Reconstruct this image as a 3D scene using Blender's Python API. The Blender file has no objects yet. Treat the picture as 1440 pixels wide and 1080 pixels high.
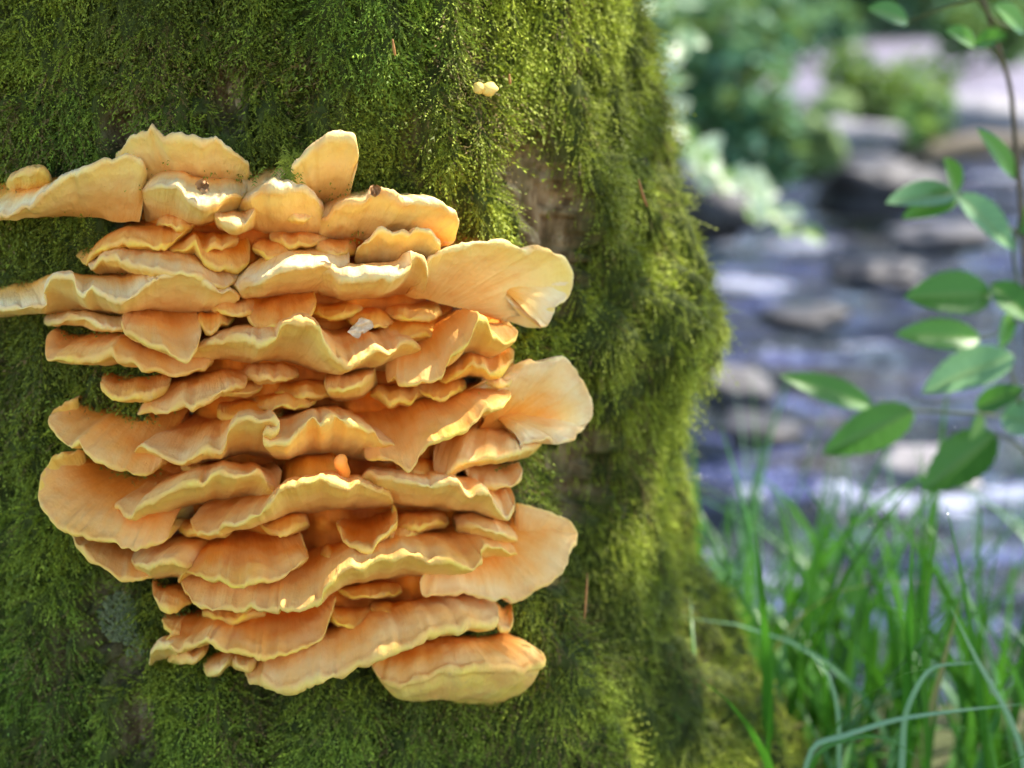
import bpy, math, random
import numpy as np
from mathutils import Vector

random.seed(7)
rng = np.random.default_rng(11)
scn = bpy.context.scene
col = scn.collection

# ------------------------------------------------------------------ camera
PITCH = math.radians(16.0)
CAM = np.array([0.0, 0.0, 0.80])
FPX = 2000.0                                   # focal length in photo pixels (50 mm on 36 mm)
cam_d = bpy.data.cameras.new('camera')
cam_d.lens = 50.0
cam_d.sensor_width = 36.0
cam_d.clip_start = 0.02
cam_d.clip_end = 600.0
cam_d.dof.use_dof = True
cam_d.dof.focus_distance = 1.31
cam_d.dof.aperture_fstop = 2.1
cam_o = bpy.data.objects.new('camera', cam_d)
cam_o.location = CAM
cam_o.rotation_euler = (math.radians(90) - PITCH, 0, 0)
col.objects.link(cam_o)
scn.camera = cam_o

# ------------------------------------------------------------------ sky, sun, exposure
SUN_EL, SUN_AZ = math.radians(52), math.radians(62)   # azimuth clockwise from +Y: high over the far bank, right; the tree's own crown shades the trunk
w = bpy.data.worlds.new('World')
scn.world = w
w.use_nodes = True
nt = w.node_tree
bg = nt.nodes['Background']
sky = nt.nodes.new('ShaderNodeTexSky')
sky.sky_type = 'NISHITA'
sky.sun_disc = False
sky.sun_elevation = SUN_EL
sky.sun_rotation = SUN_AZ
sky.air_density = 1.0
sky.dust_density = 0.6
nt.links.new(sky.outputs['Color'], bg.inputs['Color'])
bg.inputs['Strength'].default_value = 0.13
sun_d = bpy.data.lights.new('sun', 'SUN')
sun_d.energy = 3.2
sun_d.angle = math.radians(0.6)
sun_d.color = (1.0, 0.93, 0.82)
sun_o = bpy.data.objects.new('sun', sun_d)
sdir = Vector((math.sin(SUN_AZ) * math.cos(SUN_EL), math.cos(SUN_AZ) * math.cos(SUN_EL), math.sin(SUN_EL)))
sun_o.rotation_euler = sdir.to_track_quat('Z', 'Y').to_euler()
sun_o.location = (6, 4, 9)
col.objects.link(sun_o)
scn.view_settings.view_transform = 'Standard'
scn.view_settings.look = 'None'
scn.view_settings.exposure = 1.9
scn.view_settings.gamma = 1.0
scn.cycles.max_bounces = 8
scn.cycles.transparent_max_bounces = 8

# ------------------------------------------------------------------ helpers
def smooth(a, b, x):
    t = np.clip((np.asarray(x, float) - a) / (b - a), 0, 1)
    return t * t * (3 - 2 * t)

def _hash(ix, iy, iz, seed):
    h = (ix.astype(np.int64) * 374761393 + iy.astype(np.int64) * 668265263 + iz.astype(np.int64) * 2147483647 + seed * 974711)
    h &= 0xffffffff
    h = ((h ^ (h >> 13)) * 1274126177) & 0xffffffff
    h = ((h ^ (h >> 16)) * 2246822519) & 0xffffffff
    return ((h ^ (h >> 15)) & 0xffff) / 32767.5 - 1.0

def noise(p, scale=1.0, seed=0, octaves=1):
    """value noise in about -1..1 for points (..., 3)"""
    p = np.asarray(p, float) * scale
    out = np.zeros(p.shape[:-1])
    amp, tot = 1.0, 0.0
    for o in range(octaves):
        i = np.floor(p)
        f = p - i
        f = f * f * f * (f * (f * 6 - 15) + 10)
        i = i.astype(np.int64)
        r = 0
        for dx in (0, 1):
            wx = f[..., 0] if dx else 1 - f[..., 0]
            for dy in (0, 1):
                wy = f[..., 1] if dy else 1 - f[..., 1]
                for dz in (0, 1):
                    wz = f[..., 2] if dz else 1 - f[..., 2]
                    r = r + wx * wy * wz * _hash(i[..., 0] + dx, i[..., 1] + dy, i[..., 2] + dz, seed + o * 17)
        out += amp * r
        tot += amp
        amp *= 0.5
        p = p * 2.03
    return out / tot * 1.3

def ray(px, py):
    a = (np.asarray(px, float) - 720) / FPX
    b = -(np.asarray(py, float) - 540) / FPX
    c, s = math.cos(PITCH), math.sin(PITCH)
    return np.stack([a, c + b * s, -s + b * c], -1)

def at_y(px, py, y):
    d = ray(px, py)
    return CAM + d * (y / d[..., 1])[..., None]

def at_z(px, py, z):
    d = ray(px, py)
    return CAM + d * ((z - CAM[2]) / d[..., 2])[..., None]

def mesh_obj(name, V, F, mat, parent=None, attrs=None, smooth_shade=True):
    me = bpy.data.meshes.new(name)
    V = np.asarray(V, np.float32).reshape(-1, 3)
    if isinstance(F, np.ndarray):
        n, k = F.shape
        me.vertices.add(len(V))
        me.vertices.foreach_set('co', V.ravel())
        me.loops.add(n * k)
        me.loops.foreach_set('vertex_index', F.astype(np.int32).ravel())
        me.polygons.add(n)
        me.polygons.foreach_set('loop_start', np.arange(0, n * k, k, dtype=np.int32))
        me.update(calc_edges=True)
        me.validate()
    else:
        me.from_pydata([tuple(v) for v in V], [], F)
        me.update()
    for an, arr in (attrs or {}).items():
        arr = np.asarray(arr, np.float32)
        if arr.ndim == 1:
            a = me.attributes.new(an, 'FLOAT', 'POINT')
            a.data.foreach_set('value', arr)
        else:
            a = me.attributes.new(an, 'FLOAT_COLOR', 'POINT')
            if arr.shape[1] == 3:
                arr = np.concatenate([arr, np.ones((len(arr), 1), np.float32)], 1)
            a.data.foreach_set('color', arr.ravel())
    if smooth_shade:
        me.polygons.foreach_set('use_smooth', np.ones(len(me.polygons), bool))
    me.materials.append(mat)
    o = bpy.data.objects.new(name, me)
    col.objects.link(o)
    if parent:
        o.parent = parent
        o.matrix_parent_inverse = parent.matrix_world.inverted()
    return o

def empty(name, loc):
    o = bpy.data.objects.new(name, None)
    o.location = loc
    col.objects.link(o)
    o.empty_display_size = 0.05
    o.matrix_world.translation = Vector(loc)
    return o

def tag(o, label=None, cat=None, group=None, kind=None):
    if label: o['label'] = label
    if cat: o['category'] = cat
    if group: o['group'] = group
    if kind: o['kind'] = kind
    return o

def grid_faces(n, m, wrap=False):
    i = np.arange(n - 1)[:, None]
    j = np.arange(m if wrap else m - 1)[None, :]
    j2 = (j + 1) % m
    return np.stack([i * m + j, i * m + j2, (i + 1) * m + j2, (i + 1) * m + j], -1).reshape(-1, 4)

def tube(pts, radii, k=8):
    pts = np.asarray(pts, float)
    n = len(pts)
    radii = np.broadcast_to(np.asarray(radii, float), (n,))
    T = np.gradient(pts, axis=0)
    T /= np.linalg.norm(T, axis=1)[:, None] + 1e-9
    ref = np.array([0.31, 0.2, 0.93])
    A = np.cross(T, ref); A /= np.linalg.norm(A, axis=1)[:, None] + 1e-9
    B = np.cross(T, A)
    ang = np.linspace(0, 2 * math.pi, k, endpoint=False)
    V = pts[:, None] + radii[:, None, None] * (np.cos(ang)[None, :, None] * A[:, None] + np.sin(ang)[None, :, None] * B[:, None])
    F = grid_faces(n, k, True)
    V = np.concatenate([V.reshape(-1, 3), pts[:1], pts[-1:]])
    F = F.tolist()
    for j in range(k):
        F.append([n * k, (j + 1) % k, j])
        F.append([n * k + 1, (n - 1) * k + j, (n - 1) * k + (j + 1) % k])
    return V, F

def catmull(P, n):
    P = np.asarray(P, float)
    d = np.r_[0, np.cumsum(np.sqrt(np.linalg.norm(np.diff(P, axis=0), axis=1)) + 1e-6)]
    d /= d[-1]
    u = np.linspace(0, 1, n)
    m = np.gradient(P, d, axis=0) if len(P) > 2 else np.repeat((P[1:] - P[:1]), len(P), 0)
    i = np.clip(np.searchsorted(d, u, 'right') - 1, 0, len(P) - 2)
    h = (d[i + 1] - d[i])[:, None]
    t = ((u - d[i])[:, None]) / h
    h00 = 2 * t**3 - 3 * t**2 + 1; h10 = t**3 - 2 * t**2 + t; h01 = -2 * t**3 + 3 * t**2; h11 = t**3 - t**2
    return h00 * P[i] + h10 * h * m[i] * .8 + h01 * P[i + 1] + h11 * h * m[i + 1] * .8

# ------------------------------------------------------------------ materials
def new_mat(name):
    m = bpy.data.materials.new(name)
    m.use_nodes = True
    n = m.node_tree.nodes
    return m, m.node_tree, n['Principled BSDF'], n

def nd(t, typ, **kw):
    x = t.nodes.new(typ)
    for k, v in kw.items():
        setattr(x, k, v)
    return x

def attr(t, name):
    a = nd(t, 'ShaderNodeAttribute')
    a.attribute_name = name
    return a

def ramp(t, stops, src=None):
    r = nd(t, 'ShaderNodeValToRGB')
    e = r.color_ramp.elements
    while len(e) < len(stops):
        e.new(0.5)
    for el, (p, c) in zip(e, stops):
        el.position = p
        el.color = (*c, 1) if len(c) == 3 else c
    if src is not None:
        t.links.new(src, r.inputs['Fac'])
    return r

def noise_node(t, scale, detail=3, vec=None, rough=0.55, dim=None):
    x = nd(t, 'ShaderNodeTexNoise')
    x.inputs['Scale'].default_value = scale
    x.inputs['Detail'].default_value = detail
    x.inputs['Roughness'].default_value = rough
    if vec is not None:
        t.links.new(vec, x.inputs['Vector'])
    return x

def objvec(t):
    return nd(t, 'ShaderNodeNewGeometry').outputs['Position']

def bump(t, h, bs, strength=0.3, dist=0.002):
    b = nd(t, 'ShaderNodeBump')
    b.inputs['Strength'].default_value = strength
    b.inputs['Distance'].default_value = dist
    t.links.new(h, b.inputs['Height'])
    t.links.new(b.outputs['Normal'], bs.inputs['Normal'])
    return b

def math_node(t, op, a, b=None, clamp=False):
    m = nd(t, 'ShaderNodeMath', operation=op)
    m.use_clamp = clamp
    for i, v in enumerate((a, b)):
        if v is None: continue
        if isinstance(v, (int, float)): m.inputs[i].default_value = v
        else: t.links.new(v, m.inputs[i])
    return m.outputs[0]

def mix(t, fac, a, b, blend='MIX'):
    m = nd(t, 'ShaderNodeMix', data_type='RGBA', blend_type=blend)
    for key, v in (('Factor', fac), ('A', a), ('B', b)):
        s = [x for x in m.inputs if x.name == key and (x.type == ('VALUE' if key == 'Factor' else 'RGBA'))][0]
        if isinstance(v, (int, float)): s.default_value = v
        elif isinstance(v, tuple): s.default_value = (*v, 1)
        else: t.links.new(v, s)
    return [x for x in m.outputs if x.type == 'RGBA'][0]

def fungus_material():
    m, t, bs, n = new_mat('fungus_flesh')
    q = attr(t, 'q').outputs['Fac']
    pale = attr(t, 'pale').outputs['Fac']
    uu = attr(t, 'uu').outputs['Fac']
    pos = objvec(t)
    n1 = noise_node(t, 38, 4, pos)
    streak_v = nd(t, 'ShaderNodeCombineXYZ')
    t.links.new(math_node(t, 'MULTIPLY', uu, 150), streak_v.inputs[0])
    t.links.new(math_node(t, 'MULTIPLY', q, 3.0), streak_v.inputs[1])
    st = noise_node(t, 1.0, 3, streak_v.outputs[0])
    # wobble the position across the section so zones are not ruled lines
    wob = math_node(t, 'MULTIPLY', math_node(t, 'SUBTRACT', n1.outputs['Fac'], 0.5), 0.34)
    wob2 = math_node(t, 'MULTIPLY', math_node(t, 'SUBTRACT', st.outputs['Fac'], 0.5), 0.36)
    # fade the wobble out near the margin
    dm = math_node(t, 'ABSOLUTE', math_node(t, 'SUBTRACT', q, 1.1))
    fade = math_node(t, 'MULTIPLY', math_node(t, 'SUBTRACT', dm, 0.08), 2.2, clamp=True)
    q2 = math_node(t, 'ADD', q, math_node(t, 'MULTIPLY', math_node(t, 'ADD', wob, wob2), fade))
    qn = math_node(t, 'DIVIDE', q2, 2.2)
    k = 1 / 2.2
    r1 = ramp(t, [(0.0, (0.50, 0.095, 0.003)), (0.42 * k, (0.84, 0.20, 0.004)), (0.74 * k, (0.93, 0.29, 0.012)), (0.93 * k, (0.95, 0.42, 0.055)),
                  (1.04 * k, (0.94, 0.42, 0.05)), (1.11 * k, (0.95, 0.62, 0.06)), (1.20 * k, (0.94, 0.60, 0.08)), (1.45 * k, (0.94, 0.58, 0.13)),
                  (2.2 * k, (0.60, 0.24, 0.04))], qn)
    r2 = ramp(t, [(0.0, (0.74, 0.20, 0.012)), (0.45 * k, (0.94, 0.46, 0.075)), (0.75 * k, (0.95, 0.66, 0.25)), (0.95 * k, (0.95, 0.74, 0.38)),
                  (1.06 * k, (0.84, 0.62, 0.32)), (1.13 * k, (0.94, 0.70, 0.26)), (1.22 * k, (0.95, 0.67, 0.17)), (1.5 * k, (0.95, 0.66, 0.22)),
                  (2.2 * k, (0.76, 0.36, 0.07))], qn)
    pal = math_node(t, 'ADD', pale, math_node(t, 'MULTIPLY', math_node(t, 'SUBTRACT', noise_node(t, 22, 3, pos).outputs['Fac'], 0.5), 0.9), clamp=True)
    c = mix(t, pal, r1.outputs['Color'], r2.outputs['Color'])
    lipn = noise_node(t, 26, 3, pos)
    lipm = math_node(t, 'MULTIPLY', math_node(t, 'SUBTRACT', lipn.outputs['Fac'], 0.42), 5.0, clamp=True)
    lipz = math_node(t, 'SUBTRACT', 1.0, math_node(t, 'MULTIPLY', dm, 6.0), clamp=True)
    c = mix(t, math_node(t, 'MULTIPLY', math_node(t, 'MULTIPLY', lipm, lipz), 0.85), c, (0.88, 0.47, 0.12))
    # brownish bruises and faint blotches
    bl = noise_node(t, 75, 4, pos)
    brm = math_node(t, 'MULTIPLY', math_node(t, 'SUBTRACT', bl.outputs['Fac'], 0.60), 3.0, clamp=True)
    near = math_node(t, 'SUBTRACT', 1.0, math_node(t, 'MULTIPLY', dm, 5.0), clamp=True)
    c = mix(t, math_node(t, 'MULTIPLY', math_node(t, 'MULTIPLY', brm, near), 0.75), c, (0.46, 0.27, 0.16))
    c = mix(t, math_node(t, 'MULTIPLY', math_node(t, 'SUBTRACT', noise_node(t, 55, 2, pos).outputs['Fac'], 0.5, ), 0.7, clamp=True), c, (0.76, 0.25, 0.03))
    spk = noise_node(t, 430, 2, pos)
    sp = math_node(t, 'MULTIPLY', math_node(t, 'SUBTRACT', spk.outputs['Fac'], 0.735), 14, clamp=True)
    c = mix(t, math_node(t, 'MULTIPLY', sp, 0.6), c, (0.10, 0.06, 0.03))
    t.links.new(c, bs.inputs['Base Color'])
    bs.inputs['Roughness'].default_value = 0.72
    bs.inputs['Specular IOR Level'].default_value = 0.25
    bs.inputs['Subsurface Weight'].default_value = 0.10
    bs.inputs['Subsurface Radius'].default_value = (1.0, 0.45, 0.16)
    bs.inputs['Subsurface Scale'].default_value = 0.008
    h1 = noise_node(t, 240, 4, pos)
    h = math_node(t, 'ADD', math_node(t, 'MULTIPLY', h1.outputs['Fac'], 0.5), math_node(t, 'MULTIPLY', st.outputs['Fac'], 0.9))
    bump(t, h, bs, 0.6, 0.0030)
    return m

def trunk_material():
    m, t, bs, n = new_mat('mossy_bark')
    pos = objvec(t)
    mp = nd(t, 'ShaderNodeMapping')
    mp.inputs['Scale'].default_value = (1, 1, 0.35)
    t.links.new(pos, mp.inputs['Vector'])
    a = noise_node(t, 60, 6, mp.outputs[0], 0.65)
    b = noise_node(t, 17, 4, pos)
    bark = ramp(t, [(0.25, (0.06, 0.034, 0.016)), (0.42, (0.22, 0.13, 0.06)), (0.55, (0.42, 0.28, 0.14)), (0.72, (0.66, 0.50, 0.28))], a.outputs['Fac'])
    humus = ramp(t, [(0.3, (0.022, 0.027, 0.005)), (0.55, (0.06, 0.075, 0.012)), (0.75, (0.11, 0.115, 0.022))], a.outputs['Fac'])
    ms = attr(t, 'moss').outputs['Fac']
    film = mix(t, math_node(t, 'MULTIPLY', math_node(t, 'SUBTRACT', b.outputs['Fac'], 0.46), 3.0, clamp=True), bark.outputs['Color'], (0.075, 0.095, 0.02))
    c = mix(t, ms, film, humus.outputs['Color'])
    t.links.new(c, bs.inputs['Base Color'])
    bs.inputs['Roughness'].default_value = 0.9
    bs.inputs['Specular IOR Level'].default_value = 0.2
    bump(t, a.outputs['Fac'], bs, 0.8, 0.006)
    return m

def leafy_material(name, translucent=0.3, rough=0.55, spec=0.3, attr_name='col', const=None, glow=(0.30, 0.42, 0.04)):
    m, t, bs, n = new_mat(name)
    if const is None:
        c = attr(t, attr_name).outputs['Color']
    else:
        nn = noise_node(t, 40, 3, objvec(t))
        r = ramp(t, [(0.3, tuple(x * 0.75 for x in const)), (0.7, tuple(min(1, x * 1.25) for x in const))], nn.outputs['Fac'])
        c = r.outputs['Color']
    t.links.new(c, bs.inputs['Base Color'])
    bs.inputs['Roughness'].default_value = rough
    bs.inputs['Specular IOR Level'].default_value = spec
    tr = nd(t, 'ShaderNodeBsdfTranslucent')
    t.links.new(mix(t, 0.5, c, glow, 'MIX') if const is None else c, tr.inputs['Color'])
    ms = nd(t, 'ShaderNodeMixShader')
    ms.inputs[0].default_value = translucent
    t.links.new(bs.outputs[0], ms.inputs[1])
    t.links.new(tr.outputs[0], ms.inputs[2])
    t.links.new(ms.outputs[0], n['Material Output'].inputs['Surface'])
    return m

def simple_mat(name, c1, c2, scale=30, rough=0.7, spec=0.3, bmp=0.0, bd=0.002, detail=4):
    m, t, bs, n = new_mat(name)
    pos = objvec(t)
    a = noise_node(t, scale, detail, pos)
    r = ramp(t, [(0.32, c1), (0.68, c2)], a.outputs['Fac'])
    t.links.new(r.outputs['Color'], bs.inputs['Base Color'])
    bs.inputs['Roughness'].default_value = rough
    bs.inputs['Specular IOR Level'].default_value = spec
    if bmp:
        bump(t, a.outputs['Fac'], bs, bmp, bd)
    return m

M_fungus = fungus_material()
M_trunk = trunk_material()
M_moss = leafy_material('moss', 0.25, 0.6, 0.25)
M_grass = leafy_material('grass_blade', 0.30, 0.38, 0.5, glow=(0.10, 0.32, 0.02))
M_leaf = leafy_material('leaf', 0.35, 0.45, 0.4, glow=(0.12, 0.34, 0.03))
M_foliage = leafy_material('bush_foliage', 0.3, 0.5, 0.3)
M_stem = simple_mat('twig_bark', (0.07, 0.055, 0.035), (0.17, 0.13, 0.08), 60, 0.8)
M_needle = simple_mat('dry_needle', (0.30, 0.12, 0.03), (0.46, 0.22, 0.06), 200, 0.6)
M_dry = simple_mat('dry_leaf', (0.34, 0.17, 0.06), (0.56, 0.33, 0.15), 150, 0.75, bmp=0.3)
M_flake = simple_mat('pale_flake', (0.66, 0.48, 0.28), (0.84, 0.68, 0.44), 200, 0.7, bmp=0.2)
M_lichen = simple_mat('lichen_crust', (0.17, 0.19, 0.08), (0.34, 0.36, 0.18), 220, 0.9, bmp=0.6)
M_plate = simple_mat('bark_plate', (0.26, 0.17, 0.08), (0.64, 0.49, 0.27), 110, 0.85, bmp=0.6, bd=0.004)

# ------------------------------------------------------------------ trunk shape
AX = np.array([-0.30, 1.70])
ELL = 0.72                                     # the bole is flatter front to back
SIL = [(878, 0), (892, 75), (906, 150), (922, 230), (932, 290), (952, 340), (976, 385), (1000, 430), (1000, 470), (966, 515),
       (948, 570), (940, 640), (946, 720), (968, 780), (994, 840), (1026, 900), (1062, 970), (1100, 1040), (1122, 1080)]
_d = ray([s[0] - 46 for s in SIL], [s[1] for s in SIL])
_h = _d[:, :2] / np.linalg.norm(_d[:, :2], axis=1)[:, None]
SIL_R = np.abs(AX[0] * _h[:, 1] - AX[1] * _h[:, 0])
SIL_Z = CAM[2] + (AX[0] * _h[:, 0] + AX[1] * _h[:, 1]) * _d[:, 2] / np.linalg.norm(_d[:, :2], axis=1)
_o = np.argsort(SIL_Z)
SIL_Z, SIL_R = SIL_Z[_o], SIL_R[_o]
_fit = np.polyfit(SIL_Z, SIL_R, 2)

def r_base(z):
    zc = np.clip(z, SIL_Z[0] - 0.25, 0.78)
    return np.polyval(_fit, zc) - 0.035 * np.clip(z - 0.78, 0, 5) + 0.0

def r_smooth(th, z):
    res = np.interp(z, SIL_Z, SIL_R - np.polyval(_fit, SIL_Z)) * smooth(SIL_Z[-1] + .25, SIL_Z[-1], z)
    wgt = np.exp(-((th - 1.42) / 0.42) ** 2) * 1.15
    # buttress: a soft valley running down between the front and the right-hand root
    val = -0.035 * np.exp(-((th - (0.98 - 0.25 * (z - 0.2))) / 0.10) ** 2) * smooth(0.62, 0.25, z)
    rid = 0.018 * np.exp(-((th - (0.74 - 0.42 * (z - 0.3))) / 0.13) ** 2)
    ell = ELL / np.sqrt((ELL * np.sin(th)) ** 2 + np.cos(th) ** 2)
    return (r_base(z) + res * wgt) * ell + val + rid

def surf(th, z, r):
    return np.stack([AX[0] + r * np.sin(th), AX[1] - r * np.cos(th), z], -1)

def on_trunk(px, py, prot):
    """point where the view line of a pixel meets the trunk surface offset outward by prot"""
    px, py, prot = np.broadcast_arrays(np.asarray(px, float), np.asarray(py, float), np.asarray(prot, float))
    sh = px.shape
    px, py, prot = px.ravel(), py.ravel(), prot.ravel()
    d = ray(px, py)
    d = d / d[:, 1:2]
    ts = np.linspace(0.75, 1.95, 500)
    P = CAM + d[:, None] * ts[None, :, None]
    dx, dy = P[..., 0] - AX[0], P[..., 1] - AX[1]
    rho = np.hypot(dx, dy)
    th = np.arctan2(dx, -dy)
    g = rho - r_smooth(th, P[..., 2]) - prot[:, None]
    hit = g < 0
    first = np.where(hit.any(1), hit.argmax(1), np.abs(g).argmin(1))
    f0 = np.clip(first - 1, 0, 498)
    ar = np.arange(len(px))
    g0, g1 = g[ar, f0], g[ar, f0 + 1]
    fr = np.where(np.abs(g0 - g1) > 1e-9, np.clip(g0 / (g0 - g1 + 1e-12), 0, 1), 0)
    tt = ts[f0] + fr * (ts[1] - ts[0])
    return (CAM + d * tt[:, None]).reshape(*sh, 3)

def px_of(P):
    r = np.asarray(P) - CAM
    c, s = math.cos(PITCH), math.sin(PITCH)
    f = r[..., 1] * c - r[..., 2] * s
    u = r[..., 1] * s + r[..., 2] * c
    return 720 + FPX * r[..., 0] / f, 540 - FPX * u / f

def thz(P):
    return np.arctan2(P[..., 0] - AX[0], -(P[..., 1] - AX[1])), P[..., 2]

# bare bark patches: spots on the trunk (found from the photo), radius across / along in metres
BARE_PX = [(190, 168, .024, .026), (322, 135, .026, .030), (150, 1000, .012, .03), (208, 1012, .022, .036), (700, 225, .034, .050),
           (758, 320, .034, .055), (730, 272, .040, .055), (745, 350, .026, .03), (800, 660, .032, .042), (775, 700, .022, .03), (860, 700, .010, .05),
           (168, 862, .040, .038), (190, 905, .028, .028), (640, 40, .010, .04)]
_b = on_trunk([b[0] for b in BARE_PX], [b[1] for b in BARE_PX], 0.0)
BTH, BZ = thz(_b)

FUNG_POLY = [(190, 330), (150, 285), (190, 235), (400, 245), (600, 300), (680, 365), (765, 370), (765, 440), (660, 450), (690, 500), (780, 508), (812, 545), (812, 600), (690, 612), (680, 700), (770, 740), (750, 810), (660, 830), (600, 900), (400, 915),
             (280, 870), (240, 780), (200, 700), (220, 600), (230, 500), (200, 400)]
def in_poly(x, y, poly):
    inside = np.zeros(x.shape, bool)
    n = len(poly)
    for i in range(n):
        x0, y0 = poly[i]; x1, y1 = poly[(i + 1) % n]
        c = ((y0 > y) != (y1 > y)) & (x < (x1 - x0) * (y - y0) / (y1 - y0 + 1e-9) + x0)
        inside ^= c
    return inside

def moss_mask(th, z):
    P = surf(th, z, 0.55)
    m = np.ones_like(th)
    jit = noise(P, 70, 3, 3)
    for (bx, by, ra, rz), t0, z0 in zip(BARE_PX, BTH, BZ):
        dd = np.sqrt(((th - t0) * 0.55 / ra) ** 2 + ((z - z0) / rz) ** 2) + jit * 0.5
        m = np.minimum(m, smooth(0.85, 1.35, dd))
    fx, fy = px_of(surf(th, z, r_smooth(th, z)))
    m = np.where(in_poly(fx, fy, FUNG_POLY) & (np.cos(th) > 0.2), 0.0, m)
    # thin patches
    q = noise(P * np.array([1, 1, 0.45]), 17, 3, 41)
    m = m * (1 - 0.6 * smooth(0.55, 0.85, q))
    return m

def lumps(th, z):
    P = surf(th, z, 0.55)
    Ps = P * np.array([1, 1, 0.55])
    big = noise(P * np.array([1, 1, 0.35]), 13, 5, 2) * (0.012 + 0.010 * smooth(0.25, 1.1, th)) + noise(Ps, 5, 4, 1) * 0.008
    right = smooth(0.25, 1.1, th)
    wx_ = noise(P, 30, 6, 1)[..., None] * 0.010
    clump = np.abs(noise((P + wx_) * np.array([1, 1, 0.45]), 27, 8, 1))
    clump2 = np.abs(noise((P - wx_) * np.array([1, 1, 0.6]), 62, 9, 1))
    cush = 0.004 + (0.034 + 0.012 * right) * (1 - np.exp(-clump * 3.6)) + 0.013 * (1 - np.exp(-clump2 * 4.0))
    return big, np.clip(cush, 0.0, 0.058)

def full_radius(th, z, mask=None):
    m = moss_mask(th, z) if mask is None else mask
    big, cush = lumps(th, z)
    P = surf(th, z, 0.55)
    bark = 0.006 * noise(P * np.array([1, 1, 0.3]), 70, 13, 3) - 0.010 * smooth(0.25, 0.0, np.abs(noise(P * np.array([1, 1, 0.22]), 30, 21, 2)))
    return r_smooth(th, z) + big + cush * m + bark * (1 - m) - 0.012

tree = empty('mossy_tree', (AX[0], AX[1], -0.3))
tag(tree, 'old tree trunk thickly covered in hanging green moss with flared base', 'tree')
th_f = np.linspace(-1.15, 2.0, 430)
th_b = np.linspace(2.0, 2 * math.pi - 1.15, 60)[1:-1]
TH = np.r_[th_f, th_b]
ZZ = np.r_[np.linspace(-0.75, -0.2, 20)[:-1], np.linspace(-0.2, 0.85, 330), np.linspace(0.85, 1.4, 30)[1:], np.linspace(1.4, 4.2, 26)[1:]]
gz, gth = np.meshgrid(ZZ, TH, indexing='ij')
gm = moss_mask(np.where(gth > math.pi, gth - 2 * math.pi, gth), gz)
gr = full_radius(np.where(gth > math.pi, gth - 2 * math.pi, gth), gz, gm)
V = surf(gth, gz, gr)
trunk_o = mesh_obj('trunk', V, grid_faces(len(ZZ), len(TH), True), M_trunk, tree, {'moss': gm.ravel()})

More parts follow.
